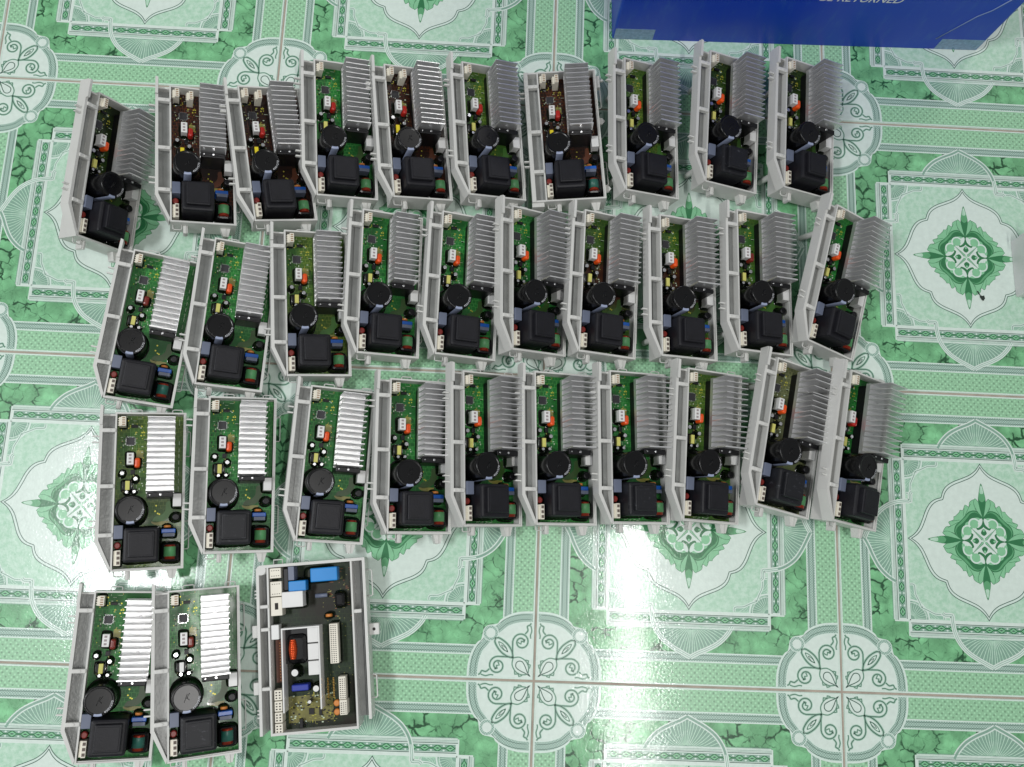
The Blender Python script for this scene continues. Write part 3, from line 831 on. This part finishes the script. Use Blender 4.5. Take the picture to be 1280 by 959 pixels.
    b = mb(); b.cyl(6.72, -.2, 1.55, 2.75, .72, 20, axis='y', bev=.02); tape = part('winding_tape', b, M_green, ck)
    # blue capacitor with grey box, orange varistor
    b = mb(); b.box(5.68, 4.45, z, 7.35, 4.98, -.1, bev=.08); b2 = b; fc = part('blue_capacitor', b, M_blue)
    b = mb(); b.box(5.85, 4.0, z, 7.25, 4.45, .1, bev=.04); part('grey_film_capacitor', b, M_grey)
    b = mb(); b.cyl(6.4, -.8, 5.15, 5.45, .42, 16, axis='y', bev=.1); part('varistor', b, M_tan)
    b = mb(); b.cyl(7.35, 6.45, z, -.45, .48, 18, bev=.15); part('thermistor', b, M_black)
    # left column
    b = mb(); b.box(.15 + .12, 3.95, z, 1.3, 5.6, .3, bev=.06); part('film_capacitor', b, M_grey)
    b = mb(); b.cyl(.68, 3.15, z, -.35, .42, 18, bev=.15); rd = part('surge_disc', b, M_red)
    b = mb(); b.box(.3, .72, z, .62, 2.55, -.25, bev=.03); b.box(.6, .7, z, 1.1, 2.58, .1, bev=.04)
    tb = part('terminal_block', b, M_cream)
    b = mb()
    for k in range(3): b.box(.68, .86 + k * .6, .1, 1.02, 1.22 + k * .6, .112)
    part('terminal_socket', b, mat('terminal_hole', srgb(104, 92, 84), .6), tb)
    b = mb(); b.box(.42, 18.0, z, .7, 19.15, 0, bev=.03); b.box(.68, 17.98, z, 1.25, 19.2, .4, bev=.04)
    for k in range(4): b.box(.3, 18.08 + k * .28, -.5, .44, 18.16 + k * .28, -.1)
    cn = part('connector', b, M_cream)
    b = mb()
    for k in range(4): b.box(.8, 18.08 + k * .28, .4, 1.14, 18.22 + k * .28, .412)
    part('connector_socket', b, mat('socket_tan', srgb(150, 120, 88), .6), cn)
    # white relay at right
    b = mb(); b.box(6.95, 7.75, z, 7.95, 9.35, .1, bev=.05); part('relay', b, M_white)
    b = mb(); b.box(1.45, 13.15, z, 2.25, 14.65, -.3, bev=.05)
    sc2 = part('signal_connector', b, M_white)
    b = mb()
    for k in range(3): b.box(1.66, 13.35 + k * .44, -.3, 1.98, 13.6 + k * .44, -.29)
    part('connector_slot', b, mat('slot_grey', srgb(150, 140, 140), .5), sc2)
    b = mb(); b.box(2.32, 12.8, z, 3.0, 14.05, -.5, bev=.24); oc = part('orange_capacitor', b, M_orange)
    for x, y, zt, lean in ((.95, 12.1, -.65, 1), (2.5, 11.4, -.75, 1), (1.5, 9.75, -1.0, 0), (2.4, 9.8, -1.0, 0)):
        b = mb(); r = .3 if lean else .23
        b.cyl(x, y, z, zt, r, 14, bev=.05)
        e = part('small_capacitor', b, M_blacks)
        b = mb(); b.cyl(x, y, zt, zt + .02, r * .82, 14, bev=.005); part('capacitor_top', b, M_tin, e)
    b = mb(); b.box(1.0, 10.05, z, 2.05, 11.1, -1.2, bev=.05); pt = part('pulse_transformer', b, M_black)
    b = mb(); b.box(1.35, 10.0, -1.2, 1.85, 11.15, -.85, bev=.03); yl = part('yellow_core', b, M_yellow, pt)
    for x in (1.0, 2.05):
        b = mb(); b.tube([(x, 9.9, -1.3), (x, 11.2, -1.3)], .06); part('lead_wire', b, M_tin, pt)
    return dict(tr=tr, cp=cp, np=npl, hs=hs, root=root, case=case, pcb=pcb, oc=oc, yl=yl, tape=tape, cn=cn, feet=feet)

proto = module()
bpy.context.view_layer.update()

def kids(o): return [c for c in ALLKIDS.get(o.name, [])]
ALLKIDS = {}
for o in bpy.data.objects:
    if o.parent: ALLKIDS.setdefault(o.parent.name, []).append(o)

def copy_tree(o, parent=None, rec=None):
    c = o.copy(); COL.objects.link(c); c.parent = parent
    rec[o.name] = c
    for ch in kids(o): copy_tree(ch, c, rec)
    return c

def set_mat(o, m, i=0):
    o.material_slots[i].link = 'OBJECT'
    o.material_slots[i].material = m

POUR = {
    'brown': mat('trace_amber', srgb(88, 44, 20), .4, coat=.2),
    'dark': mat('trace_dark_olive', srgb(50, 84, 30), .4, coat=.2),
    'dusty': mat('trace_dusty', srgb(92, 102, 64), .8),
    'olive': mat('trace_olive', srgb(72, 122, 50), .4, coat=.2),
}
def dusty_black():
    m = bpy.data.materials.new('transformer_black_scuffed'); m.use_nodes = True
    nt = m.node_tree; N = nt.nodes; L = nt.links; b = N['Principled BSDF']
    tc = N.new('ShaderNodeTexCoord'); oi = N.new('ShaderNodeObjectInfo')
    av = N.new('ShaderNodeVectorMath'); av.operation = 'ADD'
    L.new(tc.outputs['Object'], av.inputs[0]); L.new(oi.outputs['Location'], av.inputs[1])
    mp = N.new('ShaderNodeMapping'); mp.inputs['Scale'].default_value = (1.0, 2.6, 1); mp.inputs['Rotation'].default_value = (0, 0, .7); L.new(av.outputs[0], mp.inputs['Vector'])
    n = N.new('ShaderNodeTexNoise'); n.inputs['Scale'].default_value = 120; n.inputs['Detail'].default_value = 9; n.inputs['Roughness'].default_value = .75; L.new(mp.outputs[0], n.inputs['Vector'])
    r = N.new('ShaderNodeMapRange'); r.inputs['From Min'].default_value = .58; r.inputs['From Max'].default_value = .70; L.new(n.outputs['Fac'], r.inputs['Value'])
    mx = N.new('ShaderNodeMix'); mx.data_type = 'RGBA'; L.new(r.outputs[0], mx.inputs['Factor'])
    mx.inputs['A'].default_value = srgb(22, 23, 28); mx.inputs['B'].default_value = srgb(84, 86, 92)
    L.new(mx.outputs['Result'], b.inputs['Base Color']); b.inputs['Roughness'].default_value = .5; b.inputs['Specular IOR Level'].default_value = .35
    return m
M_scuff = dusty_black()

CAPM = {'o': M_orange, 'r': M_redcap, 'm': M_maroon}
CAPW = {'o': None, 'r': 'red capacitor', 'm': 'dark maroon capacitor'}
# name, centre of the rim plane, yaw, lean, pitch, board, capacitor, label
POSES = [
('r1b1', -0.5833, 0.2357, 0.0505, -0.0268, 1.0728, 0.0252, 'dark', 'o', 'module tipped almost onto its right side at the left end of the back row'),
('r1b2', -0.4722, 0.2743, 0.0468, 0.1226, 0.3492, -0.0144, 'brown', 'r', 'brown-board module just right of the tipped one in the back row'),
('r1b3', -0.3725, 0.2840, 0.0470, 0.2114, 0.3580, 0.0036, 'brown', 'r', 'brown-board module third from the left in the back row, twisted anticlockwise'),
('r1b4', -0.2823, 0.3225, 0.0465, 0.0969, 0.3388, 0.0211, 'green', 'r', 'green-board module with red capacitor, between the second and third brown-board modules from the left'),
('r1b5', -0.1833, 0.3246, 0.0466, 0.1339, 0.3370, -0.0180, 'brown', 'r', 'brown-board module standing between two green-board ones in the back row'),
('r1b6', -0.0794, 0.3319, 0.0472, 0.1021, 0.3635, -0.0143, 'olive', 'r', 'green-board module with red capacitor just left of the flat-lying squared brown module'),
('r1b7', 0.0284, 0.3380, 0.0371, 0.0998, -0.0305, -0.0290, 'brown', 'r', 'brown-board module lying flat in a fully rectangular case, near the blue box'),
('r1b8', 0.1400, 0.3490, 0.0465, 0.0251, 0.3370, -0.0005, 'olive', 'o', 'green-board module just right of the flat-lying squared brown module'),
('r1b9', 0.2553, 0.3650, 0.0462, -0.0401, 0.3231, 0.0045, 'dark', 'o', 'module second from the right in the back row, dusty transformer, below the blue box'),
('r1b10', 0.3632, 0.3608, 0.0465, -0.0456, 0.3365, -0.0091, 'dark', 'o', 'module at the right end of the back row, beside the round floor ornament'),
('r2b1', -0.5103, 0.0292, 0.0469, -0.0864, 0.3527, 0.0181, 'green', 'm', 'module with maroon capacitor at the left end of the second row'),
('r2b2', -0.4028, 0.0534, 0.0467, -0.0270, 0.3490, -0.0120, 'green', 'o', 'second module from the left in the second row, beside the one with the maroon capacitor'),
('r2b3', -0.3011, 0.0753, 0.0461, 0.1036, 0.3224, 0.0060, 'olive', 'o', 'olive-board module third from the left in the second row'),
('r2b4', -0.2068, 0.1060, 0.0471, 0.0308, 0.3640, -0.0069, 'green', 'o', 'fourth module from the left in the second row, its heat sink bright'),
('r2b5', -0.1031, 0.1082, 0.0465, 0.0025, 0.3394, -0.0113, 'green', 'o', 'fifth module from the left in the second row'),
('r2b6', -0.0100, 0.1181, 0.0498, 0.0382, 0.5043, -0.0038, 'green', 'o', 'steeply leaning module in the middle of the second row, in front of the flat-lying one'),
('r2b7', 0.0861, 0.1197, 0.0460, -0.0209, 0.3156, -0.0097, 'burnt', 'o', 'module with browned board middle, fourth from the right in the second row'),
('r2b8', 0.1918, 0.1203, 0.0454, 0.0182, 0.2908, -0.0211, 'burnt', 'o', 'module with browned board middle, third from the right in the second row'),
('r2b9', 0.2959, 0.1326, 0.0451, 0.0024, 0.2842, -0.0188, 'olive', 'm', 'module with dark red capacitor, second from the right in the second row'),
('r2b10', 0.4054, 0.1362, 0.0480, -0.2352, 0.4051, 0.0016, 'green', 'o', 'module turned clockwise at the right end of the second row'),
('r3b1', -0.4915, -0.1787, 0.0470, 0.0889, 0.3533, -0.0014, 'olive', 'o', 'module at the left end of the third row, beside the bright floor glare'),
('r3b2', -0.3791, -0.1536, 0.0463, 0.0710, 0.3208, -0.0173, 'green', 'o', 'second module from the left in the third row, with scratched transformer top'),
('r3b3', -0.2597, -0.1370, 0.0455, -0.0143, 0.2989, -0.0166, 'green', 'o', 'third module from the left in the third row, just behind the large board'),
('r3b4', -0.1537, -0.1214, 0.0464, 0.0450, 0.3419, -0.0273, 'green', 'o', 'fourth module from the left in the third row'),
('r3b5', -0.0623, -0.1085, 0.0494, 0.0564, 0.4901, -0.0149, 'green', 'o', 'steeply leaning module fifth from the left in the third row'),
('r3b6', 0.0317, -0.1034, 0.0458, 0.0433, 0.3161, -0.0325, 'green', 'o', 'fifth module from the right in the third row'),
('r3b7', 0.1284, -0.0980, 0.0460, 0.0349, 0.3267, -0.0009, 'green', 'o', 'fourth module from the right in the third row'),
('r3b8', 0.2242, -0.0932, 0.0464, -0.0312, 0.3364, 0.0149, 'olive', 'o', 'third module from the right in the third row, just left of the dusty one'),
('r3b9', 0.3285, -0.0787, 0.0463, -0.1773, 0.3332, -0.0387, 'dusty', 'o', 'dusty grey-green module with bent heat sink fins, second from the right in the third row'),
('r3b10', 0.4201, -0.0919, 0.0497, -0.1510, 0.4964, 0.0152, 'green', 'r', 'steeply leaning module with red capacitor at the right end of the third row'),
('r4b1', -0.4970, -0.4021, 0.0458, 0.0183, 0.3104, -0.0234, 'green', 'm', 'front row module at the far left, its right edge under the next one'),
('r4b2', -0.3996, -0.3938, 0.0463, 0.1191, 0.3280, -0.0231, 'green', 'm', 'front row module between the far left one and the large board'),
]
GROUP = 'washing machine inverter modules laid out in rows'
corner_local = [Vector(((x - 4.6) / 100, (y - 9.9) / 100, 0)) for x in (0, W_) for y in (0, L_)]
sq = None
for k, (nm, x, y, z, yaw, lean, pitch, board, capc, label) in enumerate(POSES):
    if k == 0:
        rec = {}
        def walk(o):
            rec[o.name] = o
            for c in kids(o): walk(c)
        walk(proto['root']); root = proto['root']
    else:
        rec = {}
        root = copy_tree(proto['root'], None, rec)
    R = Matrix.Rotation(yaw, 4, 'Z') @ Matrix.Rotation(pitch, 4, 'X') @ Matrix.Rotation(lean, 4, 'Y')
    p = Vector((x, y, z)) + R @ Vector((0, 0, -0.036))
    low = min((R @ c).z for c in corner_local)
    p.z = -low + 0.0006
    root.matrix_world = Matrix.Translation(p) @ R
    tag(root, label, 'circuit module', GROUP)
    get = lambda o: rec[o.name]
    set_mat(get(proto['pcb']), PCB[board])
    if board in POUR: set_mat(get(proto['pcb']), POUR[board], 1)
    if nm in ('r1b9', 'r3b2', 'r3b7', 'r4b2', 'r3b9'):
        for q in ('tr', 'cp', 'np'): set_mat(get(proto[q]), M_scuff)
        get(proto['tr'])['label'] = 'dusty scuffed transformer'
    set_mat(get(proto['oc']), CAPM[capc])
    if CAPW[capc]: get(proto['oc'])['label'] = CAPW[capc]
    if board in ('brown',): set_mat(get(proto['yl']), M_yellow2)
    if nm == 'r4b2': set_mat(get(proto['yl']), M_white)
    if nm in ('r2b1', 'r4b1', 'r4b2', 'r1b7'): set_mat(get(proto['tape']), M_teal)
    for f in proto['feet']:
        c = get(f)
        # reach the floor along the local axis
        wz = (root.matrix_world @ c.location).z
        s = max(0.02, (wz - 0.0009 - 0.004 * abs(math.sin(lean))) / max(.2, math.cos(lean)) * 100)
        c.scale = (1, 1, s if lean < 1.0 else 0.3)
    if board == 'brown':      # these carry a second connector by the first
        src = get(proto['cn'])
        c2 = src.copy(); COL.objects.link(c2); c2.parent = root
        c2.location = (0.0178, -0.002, 0)
        for ch in kids(proto['cn']):
            d = ch.copy(); COL.objects.link(d); d.parent = c2
    if nm == 'r1b7':
        cs = get(proto['case'])
        s = case_shell(True); cs.data = s.data; bpy.data.objects.remove(s)
        b = mb()
        for yy in (11.6, 1.3):
            b.prism([(W_, yy), (W_ + .55, yy + .1), (W_ + .9, yy + .55), (W_ + .55, yy + 1.0), (W_, yy + 1.1)], -1.3, -1.0)
            lg = b.build('side_lug', M_case); lg.parent = cs; b = mb()
        b.box(W_, 17.2, -1.4, W_ + .6, 19.0, -.6); b.box(W_ + .6, 18.3, -1.2, W_ + 1.1, 18.6, -.9)
        lg = b.build('side_lug', M_case); lg.parent = cs
        b = mb(); b.box(-1.9, -.6, -1.9, -.2, 0, -.3, bev=.05); lg = b.build('corner_foot', M_case); lg.parent = cs

# bent fins of the dusty one: its own heat sink mesh
    if board == 'dusty':
        h = get(proto['hs']); h.data = h.data.copy()
        for fi, dy, dz in ((9, -.0034, -.001), (10, -.0016, 0), (4, .0012, 0)):
            for q in (4, 5, 6, 7):
                v = h.data.vertices[8 + fi * 8 + q]; v.co.y += dy; v.co.z += dz
        h['label'] = 'heat sink with bent fins'
# ------------------------------------------------------------------ the large board module
def big_module():
    root = bpy.data.objects.new('large_control_module', None); COL.objects.link(root)
    OFB = (0, 0, -4.5)
    def nb(): return MB(OFB)
    def part(name, b, m, parent=root):
        o = b.build(name, m); o.parent = parent; return o
    WB, LB = 13.5, 20.2; t = .22; zb = -4.49
    b = nb()
    # outer frame
    b.box(.0, 0.0, zb + 1.2, .35, LB - .35, 0); b.cyl(.6, LB - .6, zb + 1.2, -.002, .6, 16)
    b.box(.55, LB - .35, zb + 1.2, WB - .3, LB, -.004); b.box(WB - .35, 0.9, zb + 1.2, WB, LB, 0)
    # tray walls
    b.box(1.3, -.1, zb, 1.3 + t, LB - .35, -.05); b.box(11.65, -.1, zb, 11.65 + t, LB - .35, -.05)
    b.box(1.3 + t, -.1, zb + .002, 11.65, .2, -.055); b.box(1.3 + t, LB - .33, zb + .002, 11.65, LB - .36, -.3)
    b.box(1.3 + t, .2, zb + .004, 11.65, LB - .36, zb + .3)
    # channels left and right
    b.box(.35, .3, -2.3, 1.3, LB - .35, -2.1, 1); b.box(.8, .3, -2.1, .86, LB - .5, -1.6, 1)
    b.box(11.65 + t, 1.0, -2.3, WB - .35, LB - .35, -2.1, 1); b.box(12.75, 1.0, -2.1, 12.8, LB - .5, -1.6, 1)
    case = part('casing', b, [M_case, M_channel])
    for x, y in ((.4, 14.95), (.45, 12.2), (.4, 5.2)):
        b = nb(); b.box(x, y, -.6, x + 1.05, y + .42, .08, bev=.08); part('retaining_clip', b, M_case, case)
    b = nb(); b.box(11.9, 13.5, -.6, 12.85, 13.95, .08, bev=.08); part('retaining_clip', b, M_case, case)
    for y in (16.2, 2.0):
        b = nb()
        for q in range(3): b.box(-.3, y + q * .42, -.8, .001, y + q * .42 + .16, -.3)
        part('side_prong', b, M_case, case)
    for y0, y1 in ((15.4, 18.6), (3.2, 5.9)):
        b = nb(); b.tube([(WB - .02, y0, -1), (WB + .55, y0, -1), (WB + .7, y0 + .14, -1), (WB + .7, y1 - .14, -1), (WB + .55, y1, -1), (WB - .02, y1, -1)], .09); part('side_loop', b, M_case, case)
    b = nb(); b.tube([(2.0, LB - .02, -1), (2.0, LB + .55, -1), (3.1, LB + .55, -1), (3.1, LB - .02, -1)], .09); part('end_loop', b, M_case, case)
    b = nb(); b.box(WB, 10.6, -2.4, WB + 1.25, 12.0, -1.2, bev=.08); lug = part('mounting_lug', b, M_case, case)
    b = nb(); b.cyl(WB + .62, 11.3, -1.2, -1.19, .2, 12); part('lug_hole', b, M_hole, lug)
    for y in (11.4, 4.6):
        b = nb(); b.box(-.95, y, -2.4, .001, y + 1.5, -1.2, bev=.08); part('mounting_lug', b, M_case, case)
    z = -1.9
    b = nb(); b.box(1.3 + t, .2, z - .2, 11.65, LB - .36, z)
    rn = random.Random(9)
    def sq_(x0, y0, x1, y1, m, dz): b.box(x0, y0, z, x1, y1, z + dz, m)
    sq_(3.1, .9, 8.6, 4.0, 1, .008)
    for k in range(90):
        x, y = rn.uniform(3.2, 8.8), rn.uniform(.5, 4.2); sq_(x, y, x + rn.uniform(.04, .3), y + .05, rn.choice((2, 2, 3)), .02)
    for k in range(40):
        x, y = rn.uniform(3.2, 8.8), rn.uniform(.5, 4.2); sq_(x, y, x + .05, y + rn.uniform(.1, .4), rn.choice((2, 3)), .02)
    for k in range(46):
        x, y = rn.uniform(8.4, 11.3), rn.uniform(12.6, 19); sq_(x, y, x + rn.uniform(.1, .45), y + .09, rn.choice((4, 4, 2)), .03)
    for k in range(60):
        x, y = rn.uniform(7.6, 11.4), rn.uniform(4, 19); sq_(x, y, x + .1, y + .06, 2, .02)
    pcb = part('circuit_board', b, [PCB['big'], mat('board_yellow_zone', srgb(104, 100, 32), .45, coat=.3, var=.3, scale=120), M_padtan, M_gold, mat('rusty_orange_pad', srgb(120, 66, 28), .5)])
    b = nb()
    for k in range(70):
        x, y = rn.uniform(3.3, 8.6), rn.uniform(.5, 4.0); b.box(x, y, z, x + .22, y + .14, z + .1, rn.choice((0, 0, 1)))
    part('surface_mounted_parts', b, [M_black, M_silk], pcb)
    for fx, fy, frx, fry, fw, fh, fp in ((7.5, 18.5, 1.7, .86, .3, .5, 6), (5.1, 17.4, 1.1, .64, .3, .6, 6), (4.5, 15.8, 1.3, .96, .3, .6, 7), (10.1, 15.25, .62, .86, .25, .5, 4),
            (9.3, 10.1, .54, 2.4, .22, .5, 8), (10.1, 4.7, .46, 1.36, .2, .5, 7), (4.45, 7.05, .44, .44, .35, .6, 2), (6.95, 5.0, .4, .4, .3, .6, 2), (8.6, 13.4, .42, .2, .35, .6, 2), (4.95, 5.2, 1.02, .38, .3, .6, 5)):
        b = nb(); fillet(b, fx, fy, frx, fry, fw, fh, z, fp); part('shaded_resin_collar', b, M_shade_resin, pcb)
    b = nb(); b.box(5.6, 1.75, z, 6.25, 2.45, z + .15, bev=.03); part('chip', b, M_black, pcb)
    b = nb(); b.box(6.85, 1.55, z, 7.2, 2.5, z + .2, bev=.03); part('chip', b, M_black, pcb)
    b = nb()   # pins left, brown zone
    b.box(1.75, 5.8, z, 2.75, 10.9, z + .04); pz = b
    for k in range(14): b.cyl(2.3, 6.1 + k * .34, z + .04, z + .2, .07, 6, m=1)
    part('solder_strip', b, [mat('brown_resin', srgb(96, 46, 18), .3, coat=.8, var=.3), M_tan], pcb)
    for x in (8.1, 8.8):
        b = nb()
        for k in range(13): b.box(x - .12, 3.5 + k * .19, z, x + .06, 3.58 + k * .19, z + .3)
        part('pin_row', b, mat('gold_pins', srgb(190, 150, 70), .3, metal=.7), pcb)
    # left connectors
    for (x0, y0, x1, y1) in ((1.66, 18.5, 3.05, 19.75), (1.7, 16.3, 3.1, 18.1), (1.7, 13.95, 3.1, 16.2)):
        b = nb(); b.box(x0, y0, z, x1, y1, -.1, bev=.06); c = part('connector', b, M_cream)
        b = nb()
        if y0 > 16:
            for r in range(2):
                for k in range(4): b.box(x0 + .2 + k * .28, y0 + .25 + r * (y1 - y0 - .6), -.1, x0 + .34 + k * .28, y0 + .33 + r * (y1 - y0 - .6), -.088)
        else: b.box(2.2, 14.7, -.1, 2.62, 15.5, -.088)
        part('connector_slot', b, M_hole, c)
    for k in range(4):
        y = .05 + k * 1.3; b = nb(); b.box(1.8, y, z, 2.72, y + 1.2, -.2, bev=.05); c = part('connector', b, M_cream)
        b = nb()
        for q in range(3):
            b.box(1.95, y + .2 + q * .32, -.2, 2.15, y + .34 + q * .32, -.188); b.box(2.35, y + .2 + q * .32, -.2, 2.55, y + .34 + q * .32, -.188)
        part('connector_slot', b, M_hole, c)
    b = nb(); b.box(1.6, 11.1, z, 2.55, 12.85, -.3, bev=.06); part('relay', b, M_white)
    b = nb(); b.box(3.2, 14.85, z, 5.8, 16.75, .5, bev=.08); part('relay', b, M_white)
    b = nb(); b.box(4.0, 16.75, z, 6.15, 18.0, .2, bev=.1); part('blue_relay', b, M_blue2)
    b = nb(); b.box(6.65, 17.65, z, 10.0, 19.35, -.2, bev=.12); part('blue_film_capacitor', b, M_blue2)
    b = nb(); b.box(4.0, 18.1, z, 4.75, 19.8, .2, bev=.06); part('film_capacitor', b, M_grey)
    b = nb(); b.box(3.25, 16.85, z, 3.9, 19.6, -.5, bev=.1); part('varistor', b, M_black)
    b = nb(); b.cyl(15.9, -1.3, 7.0, 8.5, .26, 12, axis='x', bev=.05); part('resistor', b, M_grey)
    b = nb(); b.box(9.5, 14.4, z, 10.7, 16.1, -.4, bev=.3); part('bridge_rectifier', b, M_blacks)
    b = nb(); b.cyl(8.6, -1.3, 13.25, 13.6, .42, 14, axis='y', bev=.1); part('varistor', b, M_tan)
    for n_, (x0, y0, x1, y1) in enumerate(((8.75, 7.7, 9.8, 12.45), (9.62, 3.42, 10.5, 6.1), (9.65, 1.6, 10.55, 3.36))):
        b = nb(); b.box(x0, y0, z, x1, y1, -.15, bev=.06); c = part('connector', b, M_cream)
        b = nb(); k = y0 + .15
        while k < y1 - .2:
            b.box(x0 + .14, k, -.15, x0 + .3, k + .1, -.138); b.box(x0 + .42, k, -.15, x0 + .55, k + .1, -.138); b.box(x0 + .68, k, -.15, x0 + .8, k + .1, -.138); k += .24
        part('connector_slot', b, M_hole, c)
    # U shaped shield with coil and blocks
    b = nb(); b.box(2.95, 2.5, z, 3.12, 12.4, .35); b.box(7.45, 2.6, z, 7.62, 12.4, .35); b.box(3.12, 12.22, z + .002, 7.45, 12.4, .345)
    sh = part('metal_shield', b, M_white)
    b = nb(); b.box(3.13, 8.0, z + .01, 6.0, 12.2, -1.2); part('power_block', b, M_black)
    b = nb(); b.box(3.3, 7.9, z, 5.9, 11.6, -.75, bev=.6); part('coil_housing', b, M_blacks)
    b = nb()
    for q in range(11): b.cyl(4.12, -.75, 8.55 + q * .215, 8.76 + q * .215, .52 - .012 * abs(q - 5) ** 1.6, 18, axis='y', bev=.05)
    part('copper_coil', b, mat('orange_copper', srgb(214, 84, 38), .25, metal=.6, var=.2, scale=200))
    for (y0, y1) in ((10.45, 12.2), (8.4, 10.3), (6.6, 8.25)):
        b = nb(); b.box(6.1, y0, z, 7.42, y1, .1, bev=.06); part('white_block', b, M_white)
    for x, y, r, zt in ((4.45, 7.05, .45, .2), (6.95, 5.0, .4, .2), (5.95, 3.4, .22, -.6)):
        b = nb(); b.cyl(x, y, z, zt, r, 20, bev=.06); e = part('small_capacitor', b, M_blacks)
        b = nb(); b.cyl(x, y, zt, zt + .02, r * .9, 20, bev=.005); part('capacitor_top', b, M_white, e)
    b = nb(); b.box(3.95, 4.85, z, 6.0, 5.6, .0, bev=.12); part('blue_film_capacitor', b, M_dblue)
    for y in (2.9, 1.85):
        b = nb(); b.cyl(9.15, y, z, -1.0, .4, 14, bev=.15); part('disc_capacitor', b, M_tan)
    b = nb(); b.box(4.5, .3, z, 4.9, 1.4, -1.3, bev=.05); part('pin_header', b, M_black)
    return root

big = big_module()
yawb = math.atan2(0.02395, 0.2009)
big.matrix_world = Matrix.Translation((-0.3313, -0.4683, 0.0)) @ Matrix.Rotation(yawb, 4, 'Z')
tag(big, 'large flat-lying board with blue capacitors and copper coil, right end of front row', 'circuit module')

# ------------------------------------------------------------------ blue box
def blue_box():
    root = bpy.data.objects.new('cardboard_box', None); COL.objects.link(root)
    m = bpy.data.materials.new('blue_glossy_card'); m.use_nodes = True
    nt = m.node_tree; N = nt.nodes; L = nt.links; bs = N['Principled BSDF']
    tc = N.new('ShaderNodeTexCoord')
    mp = N.new('ShaderNodeMapping'); mp.inputs['Scale'].default_value = (9, 1, 2.2); mp.inputs['Rotation'].default_value = (0, .35, 0); L.new(tc.outputs['Object'], mp.inputs['Vector'])
    n1 = N.new('ShaderNodeTexNoise'); n1.inputs['Scale'].default_value = 9; n1.inputs['Detail'].default_value = 8; n1.inputs['Roughness'].default_value = .7; L.new(mp.outputs[0], n1.inputs['Vector'])
    r = N.new('ShaderNodeMapRange'); r.inputs['From Min'].default_value = .52; r.inputs['From Max'].default_value = .8; L.new(n1.outputs['Fac'], r.inputs['Value'])
    mx = N.new('ShaderNodeMix'); mx.data_type = 'RGBA'; L.new(r.outputs[0], mx.inputs['Factor'])
    mx.inputs['A'].default_value = srgb(2, 58, 182); mx.inputs['B'].default_value = srgb(40, 88, 178)
    L.new(mx.outputs['Result'], bs.inputs['Base Color'])
    bs.inputs['Roughness'].default_value = .4
    wv = N.new('ShaderNodeTexNoise'); wv.inputs['Scale'].default_value = 6; L.new(tc.outputs['Object'], wv.inputs['Vector'])
    bp = N.new('ShaderNodeBump'); bp.inputs['Strength'].default_value = .3; bp.inputs['Distance'].default_value = .01; L.new(wv.outputs['Fac'], bp.inputs['Height']); L.new(bp.outputs['Normal'], bs.inputs['Normal'])
    b = MB(); b.box(0, 0, 0.05, 55.2, 38, 30, bev=.35)
    body = b.build('box_body', m); body.parent = root
    tape_m = mat('clear_tape', srgb(120, 150, 180), .2, var=.25, scale=200)
    for x0, x1 in ((0.2, 6.0), (48.5, 54.9)):
        b = MB(); b.prism([(x0, -.03), (x1, -.03), (x1, -.005), (x0, -.005)], .1, 2.6); o = b.build('tape', tape_m); o.parent = root
    b = MB()
    vs, fs = text_mesh('BE RETURNED', 3.0, .28, .03)
    w_ = max(v[0] for v in vs) - min(v[0] for v in vs)
    T0 = 26.9; TW = 11.5; s = TW / w_
    b.add([(T0 + x * s, -.03, 10.5 + y * s * 1.05) for x, y, _ in vs], [tuple(f) for f in fs])
    o = b.build('printed_text', mat('text_white', srgb(220, 226, 230), .5)); o.parent = root
    # crease lines
    for pts in (((47.5, 2.6), (50.5, 8.2), (51.8, 9.6), (54.3, 14.5)),):
        b = MB(); b.tube([(x, -.02, z) for x, z in pts], .10, 5); o = b.build('crease', mat('crease_pale', srgb(120, 140, 180), .4)); o.parent = root
    return root
bx = blue_box()
bx.location = (0.085, 0.514, 0); bx.rotation_euler = (0, 0, math.radians(1.5))
tag(bx, 'blue glossy cardboard box with white lettering, behind the right half of the back row', 'box')

# ------------------------------------------------------------------ casing cut by the right edge
def loose_case():
    root = bpy.data.objects.new('plastic_casing', None); COL.objects.link(root)
    b = MB(); b.box(0, 0, 0, 8, 8.4, 4.2, bev=.2); b.box(.5, .5, 4.2, 7.5, 7.9, 4.5, bev=.1); b.box(.9, -.5, .5, 1.3, 9.0, 5.2)
    o = b.build('casing_body', M_white); o.parent = root
    b = MB(); b.tube([(.02, 6.6, 3.9), (-.35, 6.6, 3.9), (-.5, 6.75, 3.9), (-.5, 8.0, 3.9), (-.35, 8.15, 3.9), (.02, 8.15, 3.9)], .14, 8)
    o = b.build('side_loop', M_cream); o.parent = root
    return root
lc = loose_case()
lc.location = (0.668, 0.144, 0.001); lc.rotation_euler = (0, 0, 0.02)
tag(lc, 'pale plastic casing cut off by the right edge, lying on a tile medallion', 'casing')

# ------------------------------------------------------------------ fleck on the tile
b = MB()
b.prism([(0, 0), (.35, -.15), (.6, -.05), (.7, -.5), (.45, -.85), (.2, -.6), (.05, -.35)], .06, .16)
b.prism([(-.35, .55), (-.2, .6), (.0, .2), (.1, .05), (-.05, .02), (-.25, .3)], .06, .12)
fl = b.build('dirt_fleck', mat('dirt_black', srgb(34, 44, 38), .8))
fl.location = (0.6155, 0.1445, 0)
tag(fl, 'small dark crumb on the pale tile medallion beside the cut-off casing', 'dirt')
